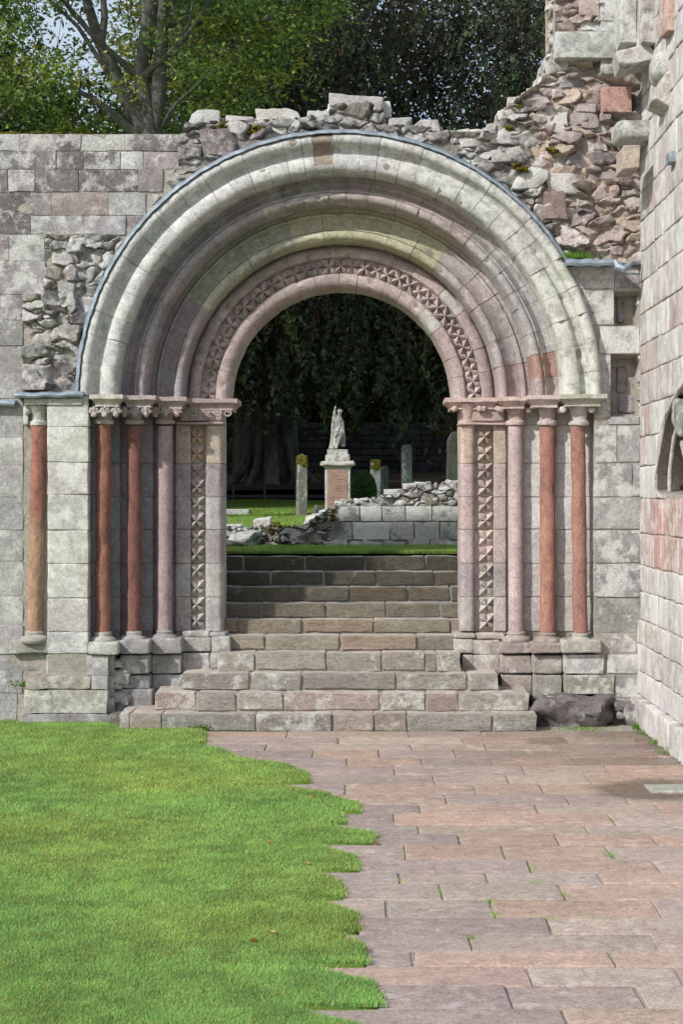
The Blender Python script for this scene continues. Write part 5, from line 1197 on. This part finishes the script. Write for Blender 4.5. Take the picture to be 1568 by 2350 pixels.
# ------------------------------------------------------------------ small plants and fallen leaves
def tuft(label, px_, py_, Y, n_, h_, sp_, cat='grass tuft', name='grass_tuft', base=(.15, .30, .04), zz_=None, kind=None):
    c = P(px_, py_, Y); z_ = c[2] if zz_ is None else zz_; X = c[0] + rng.normal(0, sp_, n_); Yy = c[1] + rng.normal(0, sp_ * .5, n_)
    o = blades(name, X, Yy, 0 * X + z_, h_, .006, base=base); tag(o, label, cat)
    if kind: tag(o, kind=kind)
    return o
tuft('bright grass tuft growing on the lead ledge right of the arch', 1320, 590, 17.42, 400, .075, .10, zz_=PZ(594, 17.42))
tuft('little weed tuft in the corner where the two walls meet', 1474, 1668, 17.0, 200, .07, .05, zz_=0)
tuft('small grass tuft at the foot of the side wall nearest the corner', 1490, 1680, 16.6, 120, .06, .05, zz_=0)
tuft('grass tuft along the side wall foot, right of the corner', 1524, 1705, 15.95, 200, .06, .08, zz_=0)
tuft('grass tuft at the side wall foot by the picture edge', 1556, 1735, 15.35, 200, .07, .08, zz_=0)
tuft('thin grass growing at the foot of the dark boulder', 1340, 1672, 16.95, 200, .03, .14, zz_=0, kind='stuff')
def sprigs(name, label, px_, py_, Y, zz_, r_, n_=120):
    mb = MB(); c = P(px_, py_, Y); C = np.stack([c[0] + rng.normal(0, r_, n_), c[1] + rng.normal(0, r_ * .5, n_), zz_ + abs(rng.normal(0, r_ * .35, n_))], 1); leaves(mb, C, .018, (.10, .22, .03), .3); tag(mb.build(name, M_LEAF), label, 'weed')
sprigs('weed', 'leafy weed at the foot of the bottom step where lawn and paving meet', 462, 1668, 16.9, .02, .05, 200)
sprigs('weed', 'small leafy weed growing from a crack low on the left wall', 50, 1572, 17.42, PZ(1574, 17.42), .06, 90)
js = [(1012, 2045, .06), (1125, 2065, .05), (1218, 1990, .05), (1290, 2050, .05), (1135, 2095, .05), (1402, 1960, .05), (1408, 1880, .04), (1080, 2150, .04), (928, 1955, .03), (1262, 2105, .05), (720, 1728, .03), (1185, 1730, .03), (916, 2018, .03), (1350, 2107, .1), (1230, 2025, .05)]
X = np.concatenate([rng.normal(PX(a, YG(b)), s_ * .5, 90) for a, b, s_ in js]); Yj = np.concatenate([rng.normal(YG(b), s_ * .8, 90) for a, b, s_ in js])
o = blades('grass', X, Yj, 0 * X - .012, .022, .004); tag(o, kind='stuff', label='sparse grass growing in the joints of the flagstones')
lc = [(.45, .18, .05), (.5, .30, .08), (.35, .12, .05), (.5, .4, .15)]
spots = [(450, 1799, 'rusty fallen leaf lying mid lawn below the left end of the steps'), (535, 1807, 'pale fallen leaf on the lawn'), (218, 1702, 'red fallen leaf on the lawn near the wall at left'), (152, 1678, 'orange fallen leaf on the lawn close to the left pier'),
 (617, 1944, 'orange fallen leaf on the lawn left of the paving edge'), (706, 1994, 'red brown fallen leaf in the grass tooth at the paving edge'), (582, 2173, 'dark red fallen leaf low on the lawn'), (625, 2154, 'brown fallen leaf low on the lawn near the paving'),
 (721, 1838, 'dark fallen leaf on the upper lawn edge'), (320, 1897, 'tiny orange fallen leaf on the middle of the lawn'), (865, 1938, 'yellow fallen leaf at the tip of a grass tooth'), (1475, 1672, 'orange fallen leaf in the wall corner'), (1483, 1677, 'pale fallen leaf in the wall corner'), (1462, 1669, 'brown fallen leaf in the wall corner, nearest the stones')]
for k, (a, b, lab) in enumerate(spots):
    Yk = YG(b) if YG(b) < 16.9 else 16.9; V = []; s_ = .026
    pr = [(-1, 0), (-.5, .5), (0, .62), (.6, .4), (1, 0), (.6, -.4), (0, -.62), (-.5, -.5)]; th = rng.uniform(0, 6)
    for (u, v_) in pr: V.append((PX(a, Yk) + s_ * (u * math.cos(th) - v_ * math.sin(th)), Yk + s_ * (u * math.sin(th) + v_ * math.cos(th)), (.04 if a < 860 else .012) + .010 * abs(v_)))
    V.append((PX(a, Yk), Yk, .034 if a < 860 else .008)); mb = MB(); mb.add(V, [(i, (i + 1) % 8, 8) for i in range(8)], lc[k % 4] + (0,)); tag(mb.build('fallen_leaf', M_LEAF), lab, 'leaf', 'fallen autumn leaves')
